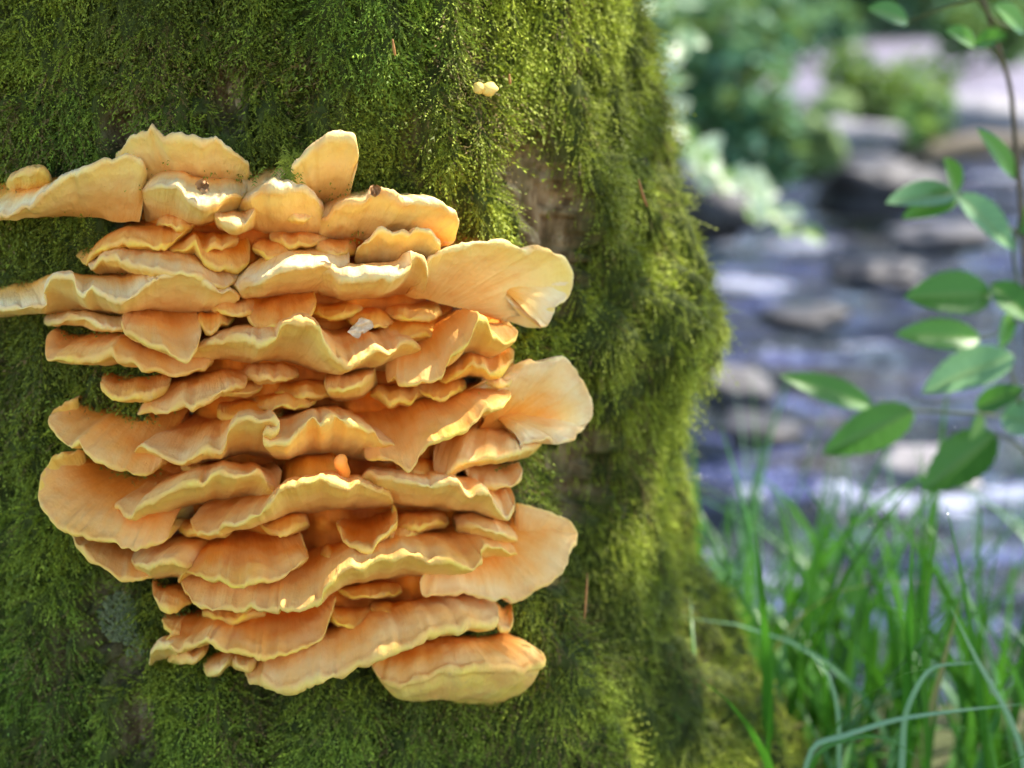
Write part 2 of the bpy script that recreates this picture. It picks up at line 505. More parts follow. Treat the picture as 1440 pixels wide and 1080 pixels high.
# ------------------------------------------------------------------ moss: little leafy shoots over the bark
def build_moss():
    N0 = 168000
    th = rng.uniform(-0.75, 1.95, N0)
    z = 0.95 - 1.40 * rng.random(N0) ** 1.08
    P0 = surf(th, z, r_smooth(th, z))
    px, py = px_of(P0)
    keep = ~in_poly(px, py, FUNG_POLY)
    inframe = (px > -60) & (px < 1130) & (py > -90) & (py < 1150)
    keep &= inframe | (rng.random(N0) < 0.30)
    mk = moss_mask(th, z)
    keep &= rng.random(N0) < mk ** 1.2 * 0.97 + 0.03
    th, z, mk = th[keep], z[keep], mk[keep]
    n = len(th)
    R = full_radius(th, z)
    e = 0.004
    dR_t = (full_radius(th + e, z) - full_radius(th - e, z)) / (2 * e)
    dR_z = (full_radius(th, z + e) - full_radius(th, z - e)) / (2 * e)
    root = surf(th, z, R - 0.002)
    rad = np.stack([np.sin(th), -np.cos(th), 0 * th], -1)
    tan = np.stack([np.cos(th), np.sin(th), 0 * th], -1)
    upv = np.array([0, 0, 1.0])
    N = rad - tan * (dR_t / R)[:, None] * 0.9 - upv * dR_z[:, None] * 0.9
    N /= np.linalg.norm(N, axis=1)[:, None]
    # growth direction: hanging tufts that sway together, tips curling outward
    sway = noise(root * np.array([1, 1, 0.6]), 24, 51, 2)
    stiff = smooth(-0.35, 0.45, noise(root, 9, 53, 2))[:, None]          # some patches stand out, others hang
    dirn = N * (0.45 + 0.75 * stiff) * rng.uniform(0.7, 1.2, n)[:, None] + tan * (sway * 0.85 + rng.normal(0, 0.45, n))[:, None] + upv * (rng.normal(-0.22, 0.42, n)[:, None] - 0.22 * (1 - stiff))
    dirn /= np.linalg.norm(dirn, axis=1)[:, None]
    L = np.where(rng.random(n) < 0.14, rng.uniform(0.018, 0.029, n), rng.uniform(0.009, 0.019, n)) * (0.35 + 0.65 * mk) * (1 + 0.35 * noise(root, 14, 61))
    droop = rng.uniform(0.3, 1.2, n)
    tipc = rng.uniform(-0.1, 0.55, n)
    K = 9
    s = np.linspace(0, 1, K)
    cen = root[:, None] + L[:, None, None] * (dirn[:, None] * s[None, :, None] + np.array([0, 0, -1.0]) * (droop[:, None] * s[None] ** 2 * 0.7)[..., None] + N[:, None] * (tipc[:, None] * s[None] ** 3)[..., None])
    curl = rng.normal(0, 0.60, n)
    cen = cen + tan[:, None] * (L[:, None] * curl[:, None] * s[None] ** 2)[..., None]
    T = np.gradient(cen, axis=1)
    T /= np.linalg.norm(T, axis=2)[..., None] + 1e-9
    side = np.cross(T, N[:, None] + rng.normal(0, 0.2, (n, 1, 3)))
    side /= np.linalg.norm(side, axis=2)[..., None] + 1e-9
    bin_ = np.cross(side, T)
    ll = (0.0013 + L * rng.uniform(0.060, 0.095, n))[:, None] * np.interp(s, [0, .2, .5, .8, 1], [0.7, 1.05, 1.15, 1.0, 0.7])[None] * rng.uniform(0.8, 1.25, (n, K))
    lw = ll * 0.42
    tris, tcs = [], []
    # colours: species patches, fresh and old shoots; yellow rightward is partly painted light
    P55 = root
    zone = noise(P55 * np.array([1, 1, 0.6]), 6, 71, 2)
    right = smooth(0.25, 1.0, th)
    a_dark = np.array([0.065, 0.078, 0.012]); a_mid = np.array([0.20, 0.235, 0.020]); a_yel = np.array([0.40, 0.45, 0.035]); a_fresh = np.array([0.19, 0.32, 0.030])
    wy = np.clip(0.12 + 0.70 * right + 0.45 * zone + rng.normal(0, 0.18, n), 0, 1)[:, None]
    wf = np.clip(0.35 + 0.85 * noise(P55, 8, 75, 2) - 0.2 * right, 0, 1)[:, None]
    base = a_mid * (1 - wf) + a_fresh * wf
    base = base * (1 - wy) + a_yel * wy
    wd = np.clip(0.22 + 0.80 * noise(P55, 9, 77, 3) + rng.normal(0, 0.18, n), 0, 0.85)[:, None]
    base = base * (1 - wd) + a_dark * wd
    pb = np.clip(0.10 + 0.45 * noise(P55 * np.array([1, 1, 0.5]), 15, 79, 2), 0, 0.5) + 0.05 * (1 - mk)
    brown = (rng.random(n) < pb)[:, None]
    base = np.where(brown, np.array([0.17, 0.11, 0.035]), base)
    base = base * rng.uniform(0.65, 1.35, n)[:, None]
    for k in range(K):
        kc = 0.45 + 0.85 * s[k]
        dirs = [side[:, k], -side[:, k]] if k % 2 else [bin_[:, k] + side[:, k] * .3, -side[:, k] * .8 + bin_[:, k] * .4]
        if k == K - 1: dirs = [T[:, k]]
        for d in dirs:
            d2 = d * 0.55 + T[:, k] * 1.05 + rng.normal(0, 0.16, (n, 3))
            tip = cen[:, k] + d2 * ll[:, k][:, None]
            w_ = T[:, k] * lw[:, k][:, None]
            if k == K - 1: w_ = side[:, k] * lw[:, k][:, None]
            tris.append(np.stack([cen[:, k] - w_, cen[:, k] + w_, tip], 1))
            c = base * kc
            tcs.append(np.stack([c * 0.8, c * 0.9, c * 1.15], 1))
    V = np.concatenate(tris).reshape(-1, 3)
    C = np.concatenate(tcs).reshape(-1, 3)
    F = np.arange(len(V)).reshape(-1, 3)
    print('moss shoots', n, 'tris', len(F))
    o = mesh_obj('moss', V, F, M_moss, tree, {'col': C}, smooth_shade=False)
    tag(o, 'feathery hanging green moss covering the bark', kind='stuff')
build_moss()

# ------------------------------------------------------------------ the bracket fungus
fung = empty('bracket_fungus', tuple(on_trunk(430, 900, 0.0)))
tag(fung, 'large orange and yellow bracket fungus with many ruffled shelves growing on the mossy trunk', 'fungus')

def shelf(rim, P, rt, rb, pale=0.3, e=(0.35, 0.35), lip=0.0034, bt=0.035, bb=0.03, name='shelf', ruf=1.0, rp=-0.010, both=False, lemon=False):
    """rim: photo points of the margin; rt / rb: where its upper and lower face meet the trunk (x0, y0, x1, y1)"""
    rim = [tuple(r) + ((None,) if len(r) == 2 else ()) for r in rim]
    R0 = np.array([[r[0], r[1]] for r in rim], float)
    seg = np.linalg.norm(np.diff(R0, axis=0), axis=1).sum()
    NU = int(np.clip(seg / 3.2, 36, 190))
    NV = 22
    C = catmull(R0, NU)
    u = np.linspace(0, 1, NU)
    prof = np.sin(np.pi * u) ** 0.6
    ends = e[0] * (1 - u) + e[1] * u
    seed = int(R0.sum()) % 997
    un = np.stack([u * seg / 26.0, u * 0 + seed * .37, u * 0], -1)
    prot = P * (ends + (1 - ends) * prof) + 0.0035 * ruf * noise(un, 1.0, seed, 2)
    Rm = on_trunk(C[:, 0], C[:, 1] + 2.4 * noise(un, 1.1, seed + 2) + 2.0 * noise(un, 2.2, seed + 3) + 0.9 * noise(un, 6.0, seed + 4), prot)
    def root(rr):
        x = rr[0] + (rr[2] - rr[0]) * u
        y = rr[1] + (rr[3] - rr[1]) * u
        return on_trunk(x, y, rp)
    A, B = root(rt), root(rb)
    # low-pass rim: ruffles fade towards the trunk
    kw = max(2, NU // 7)
    g = np.exp(-np.linspace(-2, 2, 2 * kw + 1) ** 2); g /= g.sum()
    pad = np.concatenate([2 * Rm[:1] - Rm[kw:0:-1], Rm, 2 * Rm[-1:] - Rm[-2:-kw - 2:-1]])
    S = np.stack([np.convolve(pad[:, i], g, 'valid') for i in range(3)], 1)
    D = Rm - S
    mid = (A + B) / 2
    o = Rm - mid
    ln = np.linalg.norm(o, axis=1)
    o /= ln[:, None]
    ref = np.array([0, 0.42, 0.9]); ref /= np.linalg.norm(ref)
    wv = ref - o * (o @ ref)[:, None]
    wv /= np.linalg.norm(wv, axis=1)[:, None]
    r = lip * (0.7 + 0.3 * np.sin(np.pi * u)) * (1 + 0.55 * noise(un, 1.3, seed + 5, 2))
    rows, q = [], []
    cren = 0.0016 * noise(un, 2.0, seed + 21) + 0.0009 * noise(un, 5.5, seed + 22)
    vs = 1 - (1 - np.linspace(0, 1, NV)) ** 1.25
    for v in vs:
        dec = v ** 2.4
        p = A * (1 - v) + (S + wv * r[:, None]) * v + D * dec + wv * (bt * ln * 4 * v * (1 - v) * (0.45 + v))[:, None]
        p = p + wv * (cren * v ** 5)[:, None]
        rows.append(p); q.append(np.full(NU, v))
    for a in np.linspace(0, math.pi, 7)[1:-1]:
        p = Rm + (r * math.cos(a) + cren * (1 - a / math.pi))[:, None] * wv + (r * 1.15 * math.sin(a))[:, None] * o
        rows.append(p); q.append(np.full(NU, 1.0 + 0.2 * a / math.pi))
    for v in vs[::-1]:
        dec = v ** 2.0
        p = B * (1 - v) + (S - wv * r[:, None]) * v + D * dec - wv * (bb * ln * 4 * v * (1 - v) * (0.45 + v))[:, None]
        rows.append(p); q.append(np.full(NU, 2.2 - v))
    V = np.stack(rows)                       # (rows, NU, 3)
    Q = np.stack(q)
    if lemon:
        Q = np.where(Q > 1.115, 1.115, Q)
    if both:
        Q = np.minimum(Q, 2.2 - Q)
    # fleshy unevenness
    off = noise(V, 42, seed + 11, 2)[..., None] * 0.0018 + noise(V, 120, seed + 12)[..., None] * 0.0005
    ampl = np.clip(1.1 - np.abs(Q - 1.1) * 0.1, 0, 1)[..., None]
    V = V + wv[None] * off * ampl + o[None] * (noise(V, 60, seed + 13)[..., None] * 0.0018)
    nr = V.shape[0]
    F = grid_faces(nr, NU)
    ucoord = np.broadcast_to(np.r_[0, np.cumsum(np.linalg.norm(np.diff(S, axis=0), axis=1))], (nr, NU))
    Vf = V.reshape(-1, 3)
    # closed ends
    c0, c1 = V[:, 0].mean(0), V[:, -1].mean(0)
    Vf = np.concatenate([Vf, c0[None], c1[None]])
    i0 = nr * NU
    Fl = F.tolist()
    for k in range(nr - 1):
        Fl.append([i0, (k + 1) * NU, k * NU])
        Fl.append([i0 + 1, k * NU + NU - 1, (k + 1) * NU + NU - 1])
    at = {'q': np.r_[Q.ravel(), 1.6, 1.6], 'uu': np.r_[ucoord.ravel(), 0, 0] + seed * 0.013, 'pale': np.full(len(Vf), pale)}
    return mesh_obj(name, Vf, Fl, M_fungus, fung, at)

def knob(P, r, pale):
    """a rounded finger of fungus tissue through photo points (x, y, distance off the trunk)"""
    A = on_trunk([p[0] for p in P], [p[1] for p in P], np.array([p[2] for p in P]))
    C = catmull(A, 16)
    d = C[-1] - C[-2]; d /= np.linalg.norm(d)
    s = np.linspace(0, 1, 8)[1:]
    C2 = np.concatenate([C, C[-1] + d * np.sin(s * math.pi / 2)[:, None] * r])
    R = np.r_[np.full(16, r) * np.linspace(.8, 1, 16), r * np.cos(s * math.pi / 2) + 1e-5]
    V, F = tube(C2, R, 14)
    V = V + noise(V, 90, 7, 2)[:, None] * 0.0014 * np.array([1, .5, 1])
    n = len(V)
    mesh_obj('knob', V, F, M_fungus, fung, {'q': np.clip(.35 + .5 * np.linspace(0, 1, n), 0, 1), 'uu': V[:, 0] * .2, 'pale': np.full(n, pale)})

# ---- uppermost tier
shelf([(-60,312),(-30,307),(0,303),(18,299),(40,291),(58,278),(76,265),(101,250),(116,240),(153,229),(183,223),(200,232),(206,250)], .108, (0,258,200,238), (10,300,196,312), .9, rp=.035)
shelf([(168,222),(176,204),(184,197),(199,191),(208,190),(214,184),(232,194),(260,195),(284,206),(302,197),(318,209),(336,223),(348,233),(350,246)], .085, (190,222,340,232), (200,268,345,262), .95, rp=.03)
shelf([(199,268),(215,265),(235,264),(255,266),(264,278),(282,288),(304,286),(318,279),(338,278),(347,266)], .125, (225,236,345,242), (205,318,325,322), .85)
shelf([(297,290),(303,303),(312,311),(327,316),(344,313),(356,303),(362,292)], .122, (305,292,355,290), (305,322,360,326), .7)
shelf([(334,292),(341,283),(351,276),(367,268),(391,262),(409,265),(430,271),(446,282),(456,294)], .11, (350,262,445,268), (340,332,470,350), .95, lip=.0046)
shelf([(448,302),(460,308),(473,295),(492,286),(516,276),(531,271),(547,275),(565,283),(583,281),(602,282),(623,288),(637,300),(643,316),(638,334),(620,346)], .10, (470,268,610,280), (440,352,600,352), .85)
shelf([(410,268),(411,246),(417,232),(427,220),(446,206),(461,198),(480,197),(498,199),(503,215),(501,235),(494,256)], .098, (430,262,490,262), (425,285,490,285), 1.0, e=(.6,.6), lip=.005, rp=.02)
shelf([(340,258),(347,271),(360,270),(375,263),(393,255),(403,244),(404,234)], .07, (348,232,400,228), (350,270,400,262), .8)
shelf([(8,262),(20,252),(40,243),(55,240),(70,248),(78,262)], .10, (15,256,75,256), (10,285,80,285), .3)
# ---- second tier, left
shelf([(110,360),(122,370),(134,357),(152,347),(175,340),(196,342),(214,346),(228,348),(244,338),(262,322),(272,311)], .075, (150,318,268,298), (140,352,262,350), .12)
shelf([(226,348),(240,353),(260,352),(274,346),(281,357),(290,370),(304,378),(318,373),(335,378),(349,368),(351,350)], .07, (240,322,340,318), (240,365,340,375), .12)
shelf([(124,372),(131,377),(146,366),(160,360),(171,366),(179,372),(196,378),(220,380),(254,382),(275,387),(299,397),(315,401),(329,394),(334,384)], .105, (160,338,300,342), (150,392,310,398), .55)
shelf([(-60,440),(-30,437),(0,435),(30,433),(58,433),(66,428),(62,409),(71,392),(87,386),(104,393),(110,407),(119,417),(131,408),(147,417),(171,423),(189,415),(208,401),(223,386),(244,383),(266,385),(290,396),(312,410),(329,409),(335,418),(330,428)], .12, (-30,398,300,372), (-10,442,315,448), .85, rp=.015)
shelf([(60,452),(90,446),(120,448),(150,456),(175,460),(190,450)], .085, (60,440,180,436), (60,450,190,462), .7, e=(.2,.5))
shelf([(174,436),(171,452),(176,466),(193,474),(215,484),(240,496),(264,503),(276,490),(283,466),(280,452)], .125, (180,420,268,424), (190,470,270,485), .4)
shelf([(78,464),(69,478),(66,497),(70,507),(89,504),(107,503),(141,503),(159,496),(168,503),(193,510),(211,519),(254,523),(280,516),(300,508)], .10, (95,462,290,456), (90,496,285,518), .3)
# ---- second tier, right
shelf([(325,402),(335,406),(350,403),(364,395),(378,385),(394,376),(418,372),(440,375),(461,376),(480,376),(491,368),(490,356)], .135, (368,350,482,346), (335,424,450,420), .95)
shelf([(433,372),(436,380),(446,382),(460,382),(476,390),(504,389),(534,385),(547,388),(565,382),(577,373),(576,364),(585,360),(596,369),(601,386),(598,402)], .145, (445,378,592,372), (445,424,580,420), .85, lip=.0046)
shelf([(499,366),(502,354),(516,340),(534,324),(553,327),(574,333),(589,328),(608,331),(618,343),(616,359),(604,376)], .105, (512,342,606,346), (500,392,602,394), .8)
shelf([(592,392),(598,374),(609,362),(622,354),(654,346),(684,343),(718,348),(739,354),(754,349),(779,357),(794,371),(803,389),(800,407),(791,420),(778,427),(776,440),(768,460),(759,464)], .092, (575,385,690,395), (570,416,690,446), .9, e=(.9,1.0), bb=.01, bt=.02, rp=.045)
# ---- third tier
shelf([(343,430),(349,446),(366,459),(385,458),(410,451),(432,444),(444,426),(440,408)], .09, (360,400,434,396), (355,442,435,440), .1)
shelf([(528,452),(540,470),(565,478),(600,472),(620,455)], .07, (520,428,640,430), (530,470,620,480), .0)
shelf([(268,498),(275,489),(294,481),(315,475),(346,475),(367,481),(388,474),(394,462),(413,455),(431,453),(448,461),(455,480),(464,495),(478,508),(489,514),(501,509),(513,502),(528,493),(546,499),(554,489),(570,479),(581,482),(591,492),(585,507)], .145, (310,460,560,452), (290,508,545,530), .45)
shelf([(542,520),(545,537),(555,530),(560,538),(571,542),(589,537),(618,531),(628,513),(638,497),(657,482),(666,461),(673,448),(682,455),(693,472),(706,484),(723,478),(727,470),(718,459),(702,452)], .125, (540,436,690,440), (550,528,690,515), .25)
shelf([(612,536),(632,532),(650,522),(664,514),(676,515),(690,523),(708,519),(721,508),(723,496)], .095, (620,488,712,480), (625,530,712,530), .15)
shelf([(676,530),(690,537),(702,541),(717,536),(723,522),(722,506)], .078, (670,500,712,494), (670,532,712,536), .5)
shelf([(456,536),(461,543),(480,544),(503,540),(522,530),(528,518)], .11, (462,520,525,512), (465,566,535,556), .3)
# ---- fourth tier, left
shelf([(144,532),(142,542),(147,551),(160,556),(187,556),(205,559),(220,556),(235,543),(241,532)], .092, (152,524,242,520), (160,550,235,552), .2)
shelf([(194,579),(211,574),(223,577),(242,571),(257,568),(269,574),(284,563),(300,561),(315,550),(330,542),(344,541),(347,532)], .115, (232,526,325,516), (230,558,330,548), .35)
shelf([(112,562),(92,567),(79,577),(73,590),(72,602),(81,612),(95,622),(107,626),(114,620),(121,630),(135,642),(162,651),(178,658),(199,666),(217,661),(233,648),(240,630)], .10, (125,566,275,560), (130,615,265,632), .35)
shelf([(306,578),(320,584),(345,583),(368,588),(385,586),(398,576)], .075, (310,556,395,556), (310,585,395,590), .0, lip=.005)
shelf([(182,648),(190,634),(200,627),(223,639),(254,648),(267,642),(284,634),(308,635),(318,620),(321,606),(333,594),(349,588),(364,593),(384,588),(393,597),(382,607),(370,612),(375,620),(390,625),(412,619),(422,605),(431,591),(441,582),(452,592),(467,586),(480,591),(494,598),(513,606),(527,612),(535,622),(552,626),(560,635),(552,650)], .145, (255,584,515,574), (235,644,530,652), .42)
shelf([(510,622),(516,644),(537,648),(556,649),(571,655),(581,651),(590,637),(602,623),(620,615),(638,606),(660,597),(676,583),(690,576),(708,570),(717,558),(712,549),(695,541)], .13, (488,556,670,538), (510,610,680,580), .3)
shelf([(700,540),(722,525),(742,512),(767,505),(791,508),(806,518),(812,533),(822,554),(827,585),(819,603),(800,619),(782,622),(766,617),(748,622),(730,624)], .100, (640,556,690,580), (670,610,730,618), .8, e=(.6,.9), bt=.05, rp=.035, both=True)
shelf([(610,640),(611,656),(618,670),(626,673),(631,660),(643,650),(660,645),(693,640),(718,637),(733,636),(751,626),(764,616),(768,606)], .11, (625,584,745,574), (630,655,735,640), .5)
shelf([(650,650),(660,668),(674,680),(692,684),(715,684),(731,675),(733,656),(725,645)], .075, (645,646,720,640), (655,672,718,676), .6)
# ---- fifth tier
shelf([(120,640),(95,641),(78,647),(67,659),(60,676),(58,697),(72,724),(95,743),(116,750),(135,758),(162,761),(178,767),(192,771),(211,767),(236,755),(243,741),(248,726)], .115, (125,648,310,646), (130,700,290,722), .3)
shelf([(160,716),(164,710),(172,718),(184,726),(194,712),(211,706),(236,694),(260,684),(281,675),(295,667),(315,668),(333,669),(346,666),(361,665),(373,672),(378,682),(386,684),(394,672),(396,662)], .14, (235,660,375,648), (220,718,372,702), .35)
shelf([(394,682),(408,690),(430,690),(455,686),(472,675),(474,664)], .095, (405,642,462,640), (405,680,462,680), .0, bt=.16)
knob([(480,700,.07),(483,676,.092),(482,660,.100),(479,650,.104)], .0068, .2)
shelf([(270,728),(273,744),(288,752),(306,750),(313,739),(333,736),(355,729),(370,721),(382,707),(393,690),(402,684),(418,683),(446,673),(467,678),(489,683),(504,681),(522,689),(540,694),(550,698),(552,706)], .15, (330,680,535,668), (300,740,535,716), .4)
shelf([(500,694),(506,676),(516,668),(530,671),(556,675),(583,677),(608,682),(626,680),(644,681),(651,692),(660,700),(669,692),(684,694),(693,707),(703,721),(712,724),(721,712),(723,700),(718,690)], .132, (510,660,710,668), (515,716,700,722), .5)
# ---- sixth tier
shelf([(100,750),(106,763),(122,781),(147,799),(170,812),(199,811),(217,806),(230,794)], .095, (115,750,235,746), (125,776,225,800), .25)
shelf([(184,783),(190,794),(211,797),(229,791),(248,793),(266,799),(280,796)], .118, (225,752,335,748), (195,816,270,812), .35)
shelf([(252,812),(260,803),(278,805),(303,813),(312,811),(319,821),(336,822),(352,814),(376,817),(391,813),(410,796),(428,790),(433,778),(424,760)], .135, (295,738,405,732), (280,800,400,795), .18)
shelf([(256,816),(262,834),(270,841),(284,850),(300,856),(321,854),(340,857),(354,851),(361,857),(379,859),(391,857),(395,850),(401,857),(418,854),(440,849),(452,843),(455,829),(470,815),(480,803),(500,797),(522,791),(553,785),(574,779),(590,784),(608,791),(632,791),(650,798),(666,797),(676,787),(675,773),(684,765),(700,767),(718,779),(731,780)], .145, (285,786,680,728), (285,840,690,800), .3, bt=.06)
shelf([(640,742),(662,738),(690,744),(712,752),(730,758)], .10, (630,722,715,720), (640,760,715,765), .5)
shelf([(724,714),(742,712),(767,726),(797,735),(809,748),(806,768),(795,773),(791,790),(787,808),(770,821),(742,834),(718,842),(687,841),(669,838),(650,834),(614,834),(597,831),(593,821),(600,806)], .09, (715,722,620,760), (720,800,620,815), .5, e=(.5,.8), bt=.06, rp=.03, both=True)
shelf([(686,842),(692,858),(701,879),(715,881),(721,868),(718,844)], .06, (690,826,716,826), (694,862,714,862), .35)
shelf([(474,734),(479,751),(489,765),(504,771),(522,767),(544,753),(556,738),(558,722),(551,713)], .125, (492,716,548,710), (495,750,548,744), .15, bt=-.05)
# ---- lowest tier
shelf([(215,818),(215,834),(226,850),(239,856),(254,851),(272,841)], .085, (225,818,275,812), (228,842,272,838), .3)
shelf([(229,872),(231,884),(244,890),(254,888),(238,897),(234,905),(254,912),(272,909),(290,897),(300,905),(315,912),(333,915),(358,921),(370,924),(385,920),(407,912),(431,906),(452,894),(465,866),(472,846)], .11, (245,858,455,836), (250,894,440,886), .22)
shelf([(211,928),(213,918),(226,906),(246,906),(252,918),(240,926)], .088, (225,900,270,896), (222,928,262,922), .6, lip=.005)
shelf([(236,924),(250,928),(270,926),(286,916),(294,906)], .088, (240,905,300,900), (245,926,290,922), .45, lip=.005)
shelf([(287,934),(293,943),(308,943),(322,932),(336,922)], .09, (290,915,340,905), (300,940,330,930), .5, lip=.005)
shelf([(318,926),(332,936),(350,940),(365,934)], .095, (310,910,370,905), (325,935,365,935), .4, lip=.005)
shelf([(346,944),(352,953),(368,955),(380,963),(401,966),(431,959),(450,952),(473,946),(501,934),(528,921),(553,910),(577,903),(602,891),(638,880),(663,877),(684,877),(695,869),(692,854),(676,845)], .125, (370,900,650,828), (370,945,650,862), .4, lip=.007, bt=.12)
shelf([(520,918),(526,940),(538,954),(560,959),(583,956),(605,948),(635,942),(665,940),(700,940),(725,943),(742,940),(757,934),(763,926),(750,914),(722,905),(702,900)], .105, (540,900,705,888), (560,975,715,998), .3, lemon=True, rp=.02, lip=.005, bt=.12, bb=.14)

# small young lobes crowding the hollows between the big shelves
_r = np.random.default_rng(77)
for (cx, cy, w_, P_, pl) in [(300,338,70,.06,.1),(385,352,60,.07,.15),(420,338,80,.055,.2),(470,352,60,.07,.3),(330,430,70,.075,.2),(300,452,60,.08,.1),(470,440,80,.06,.05),(520,448,70,.075,.1),(580,440,80,.06,.05),
                             (380,525,80,.075,.35),(430,548,90,.065,.1),(330,545,80,.06,.15),(400,565,90,.085,.05),(560,555,80,.07,.05),(620,548,70,.08,.1),(470,590,60,.10,.1),(590,660,70,.08,.1),(560,672,60,.095,.1),
                             (300,662,90,.075,.05),(440,662,70,.075,.0),(590,735,80,.075,.15),(560,750,70,.09,.2),(400,735,70,.09,.1),(480,782,60,.10,.1),(290,745,80,.075,.05),(520,830,90,.06,.0),(560,860,80,.075,.05),(490,868,70,.075,.05),
                             (330,862,90,.07,.1),(610,858,70,.06,.1),(250,690,80,.07,.1),(330,300,60,.075,.4),(250,312,60,.06,.2),(420,300,60,.07,.5)]:
    n_ = 7
    xs = cx + np.linspace(-w_ / 2, w_ / 2, n_)
    ys = cy + 9 * np.sin(np.linspace(0, math.pi, n_)) + _r.normal(0, 1.8, n_)
    shelf(list(zip(xs, ys)), P_, (cx - w_ * .4, cy - 16, cx + w_ * .4, cy - 18), (cx - w_ * .4, cy + 6, cx + w_ * .4, cy + 6), pl, lip=.0032, bt=.06)

# central tissue that joins the shelves
def fungus_base():
    rows = [(246,215,400),(275,205,520),(300,190,560),(340,185,575),(400,190,600),(460,220,640),(500,250,650),(560,270,650),(620,250,650),(660,190,640),(720,230,670),(760,250,670),(800,260,640),(850,280,640),(890,300,620),(915,350,560)]
    ry = np.array([r[0] for r in rows]); rl = np.array([r[1] for r in rows]); rr = np.array([r[2] for r in rows])
    ys = np.linspace(246, 922, 110)
    us = np.linspace(0, 1, 90)
    L = np.interp(ys, ry, rl); Rr = np.interp(ys, ry, rr)
    X = L[:, None] + (Rr - L)[:, None] * us[None]
    Y = np.broadcast_to(ys[:, None], X.shape)
    fall = np.clip(np.minimum(us, 1 - us)[None] * 7, 0, 1) * np.clip(np.minimum(np.arange(110), 109 - np.arange(110))[:, None] / 9.0, 0, 1)
    fall = np.sin(fall * math.pi / 2)
    nn = noise(np.stack([X / 42, Y / 30, 0 * X], -1), 1, 91, 3)
    prot = -0.03 + fall * (0.052 + 0.014 * nn)
    V = on_trunk(X, Y, prot)
    q = 0.26 + 0.40 * nn
    at = {'q': np.clip(q, 0.02, 0.9).ravel(), 'uu': (X / 1500).ravel(), 'pale': np.full(X.size, 0.1)}
    mesh_obj('base', V, grid_faces(110, 90), M_fungus, fung, at)
fungus_base()

# ------------------------------------------------------------------ ground, stream
WATER_Z = -0.50
def ground_z(x, y):
    x = np.asarray(x, float); y = np.asarray(y, float)
    z = -0.06 - 0.27 * smooth(-0.7, 0.15, x * 0.8 + (y - 2) * 0.5)
    z = z - 0.50 * smooth(2.15, 3.0, y + 0.15 * x)
    z = z + 0.75 * smooth(9.5, 13.0, y + 0.1 * x) + 0.5 * smooth(18, 26, y)
    bank = smooth(0.0, -0.5, x - 0.14 * y) * smooth(2.5, 4.0, y) * smooth(12, 9, y)
    z = z + bank * 0.75
    P = np.stack([x, y, 0 * x], -1)
    z = z + 0.05 * noise(P, 1.7, 31, 3) + 0.015 * noise(P, 9, 33, 2) + smooth(14, 60, np.hypot(x, y)) * (0.8 * noise(P, 0.08, 35, 2) + 0.4)
    return z

def ground_material():
    m, t, bs, n = new_mat('bank_soil')
    pos = objvec(t)
    sx = nd(t, 'ShaderNodeSeparateXYZ'); t.links.new(pos, sx.inputs[0])
    a = noise_node(t, 14, 6, pos)
    b = noise_node(t, 1.2, 4, pos)
    soil = ramp(t, [(0.3, (0.03, 0.035, 0.012)), (0.55, (0.07, 0.085, 0.025)), (0.75, (0.13, 0.10, 0.06))], a.outputs['Fac'])
    grav = ramp(t, [(0.28, (0.07, 0.06, 0.08)), (0.5, (0.15, 0.13, 0.165)), (0.7, (0.23, 0.205, 0.25))], noise_node(t, 2.2, 5, pos, 0.7).outputs['Fac'])
    yy = math_node(t, 'ADD', sx.outputs[1], math_node(t, 'MULTIPLY', math_node(t, 'SUBTRACT', b.outputs['Fac'], 0.5), 4.0))
    g1 = math_node(t, 'SUBTRACT', yy, 9.3, clamp=True)
    g2 = math_node(t, 'SUBTRACT', 20.0, yy, clamp=True)
    gx = math_node(t, 'SUBTRACT', sx.outputs[0], math_node(t, 'MULTIPLY', sx.outputs[1], 0.12), clamp=True)
    g = math_node(t, 'MULTIPLY', math_node(t, 'MULTIPLY', g1, g2), gx)
    bounce_tan = ramp(t, [(0.3, (0.17, 0.11, 0.055)), (0.55, (0.33, 0.23, 0.125)), (0.75, (0.46, 0.34, 0.19))], a.outputs['Fac'])  # unseen ground near the camera, added pale tan to bounce warm light
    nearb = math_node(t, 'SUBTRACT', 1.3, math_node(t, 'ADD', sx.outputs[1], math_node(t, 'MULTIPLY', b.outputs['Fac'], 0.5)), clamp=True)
    c = mix(t, nearb, soil.outputs['Color'], bounce_tan.outputs['Color'])
    c = mix(t, g, c, grav.outputs['Color'])
    t.links.new(c, bs.inputs['Base Color'])
    bs.inputs['Roughness'].default_value = 0.9
    bump(t, a.outputs['Fac'], bs, 0.6, 0.02)
    return m

def axis(parts):
    out = []
    for a, b, n in parts:
        out.append(np.linspace(a, b, n, endpoint=False))
    return np.r_[tuple(out) + (parts[-1][1],)]
gx = axis([(-300, -30, 14), (-30, -4, 26), (-4, 8, 90), (8, 30, 26), (30, 300, 14)])
gy = axis([(-300, -20, 12), (-20, -2, 14), (-2, 16, 140), (16, 40, 40), (40, 300, 20)])
GX, GY = np.meshgrid(gx, gy)
GZ = ground_z(GX, GY)
g_o = mesh_obj('ground', np.stack([GX, GY, GZ], -1), grid_faces(len(gy), len(gx)), ground_material())
tag(g_o, kind='structure')

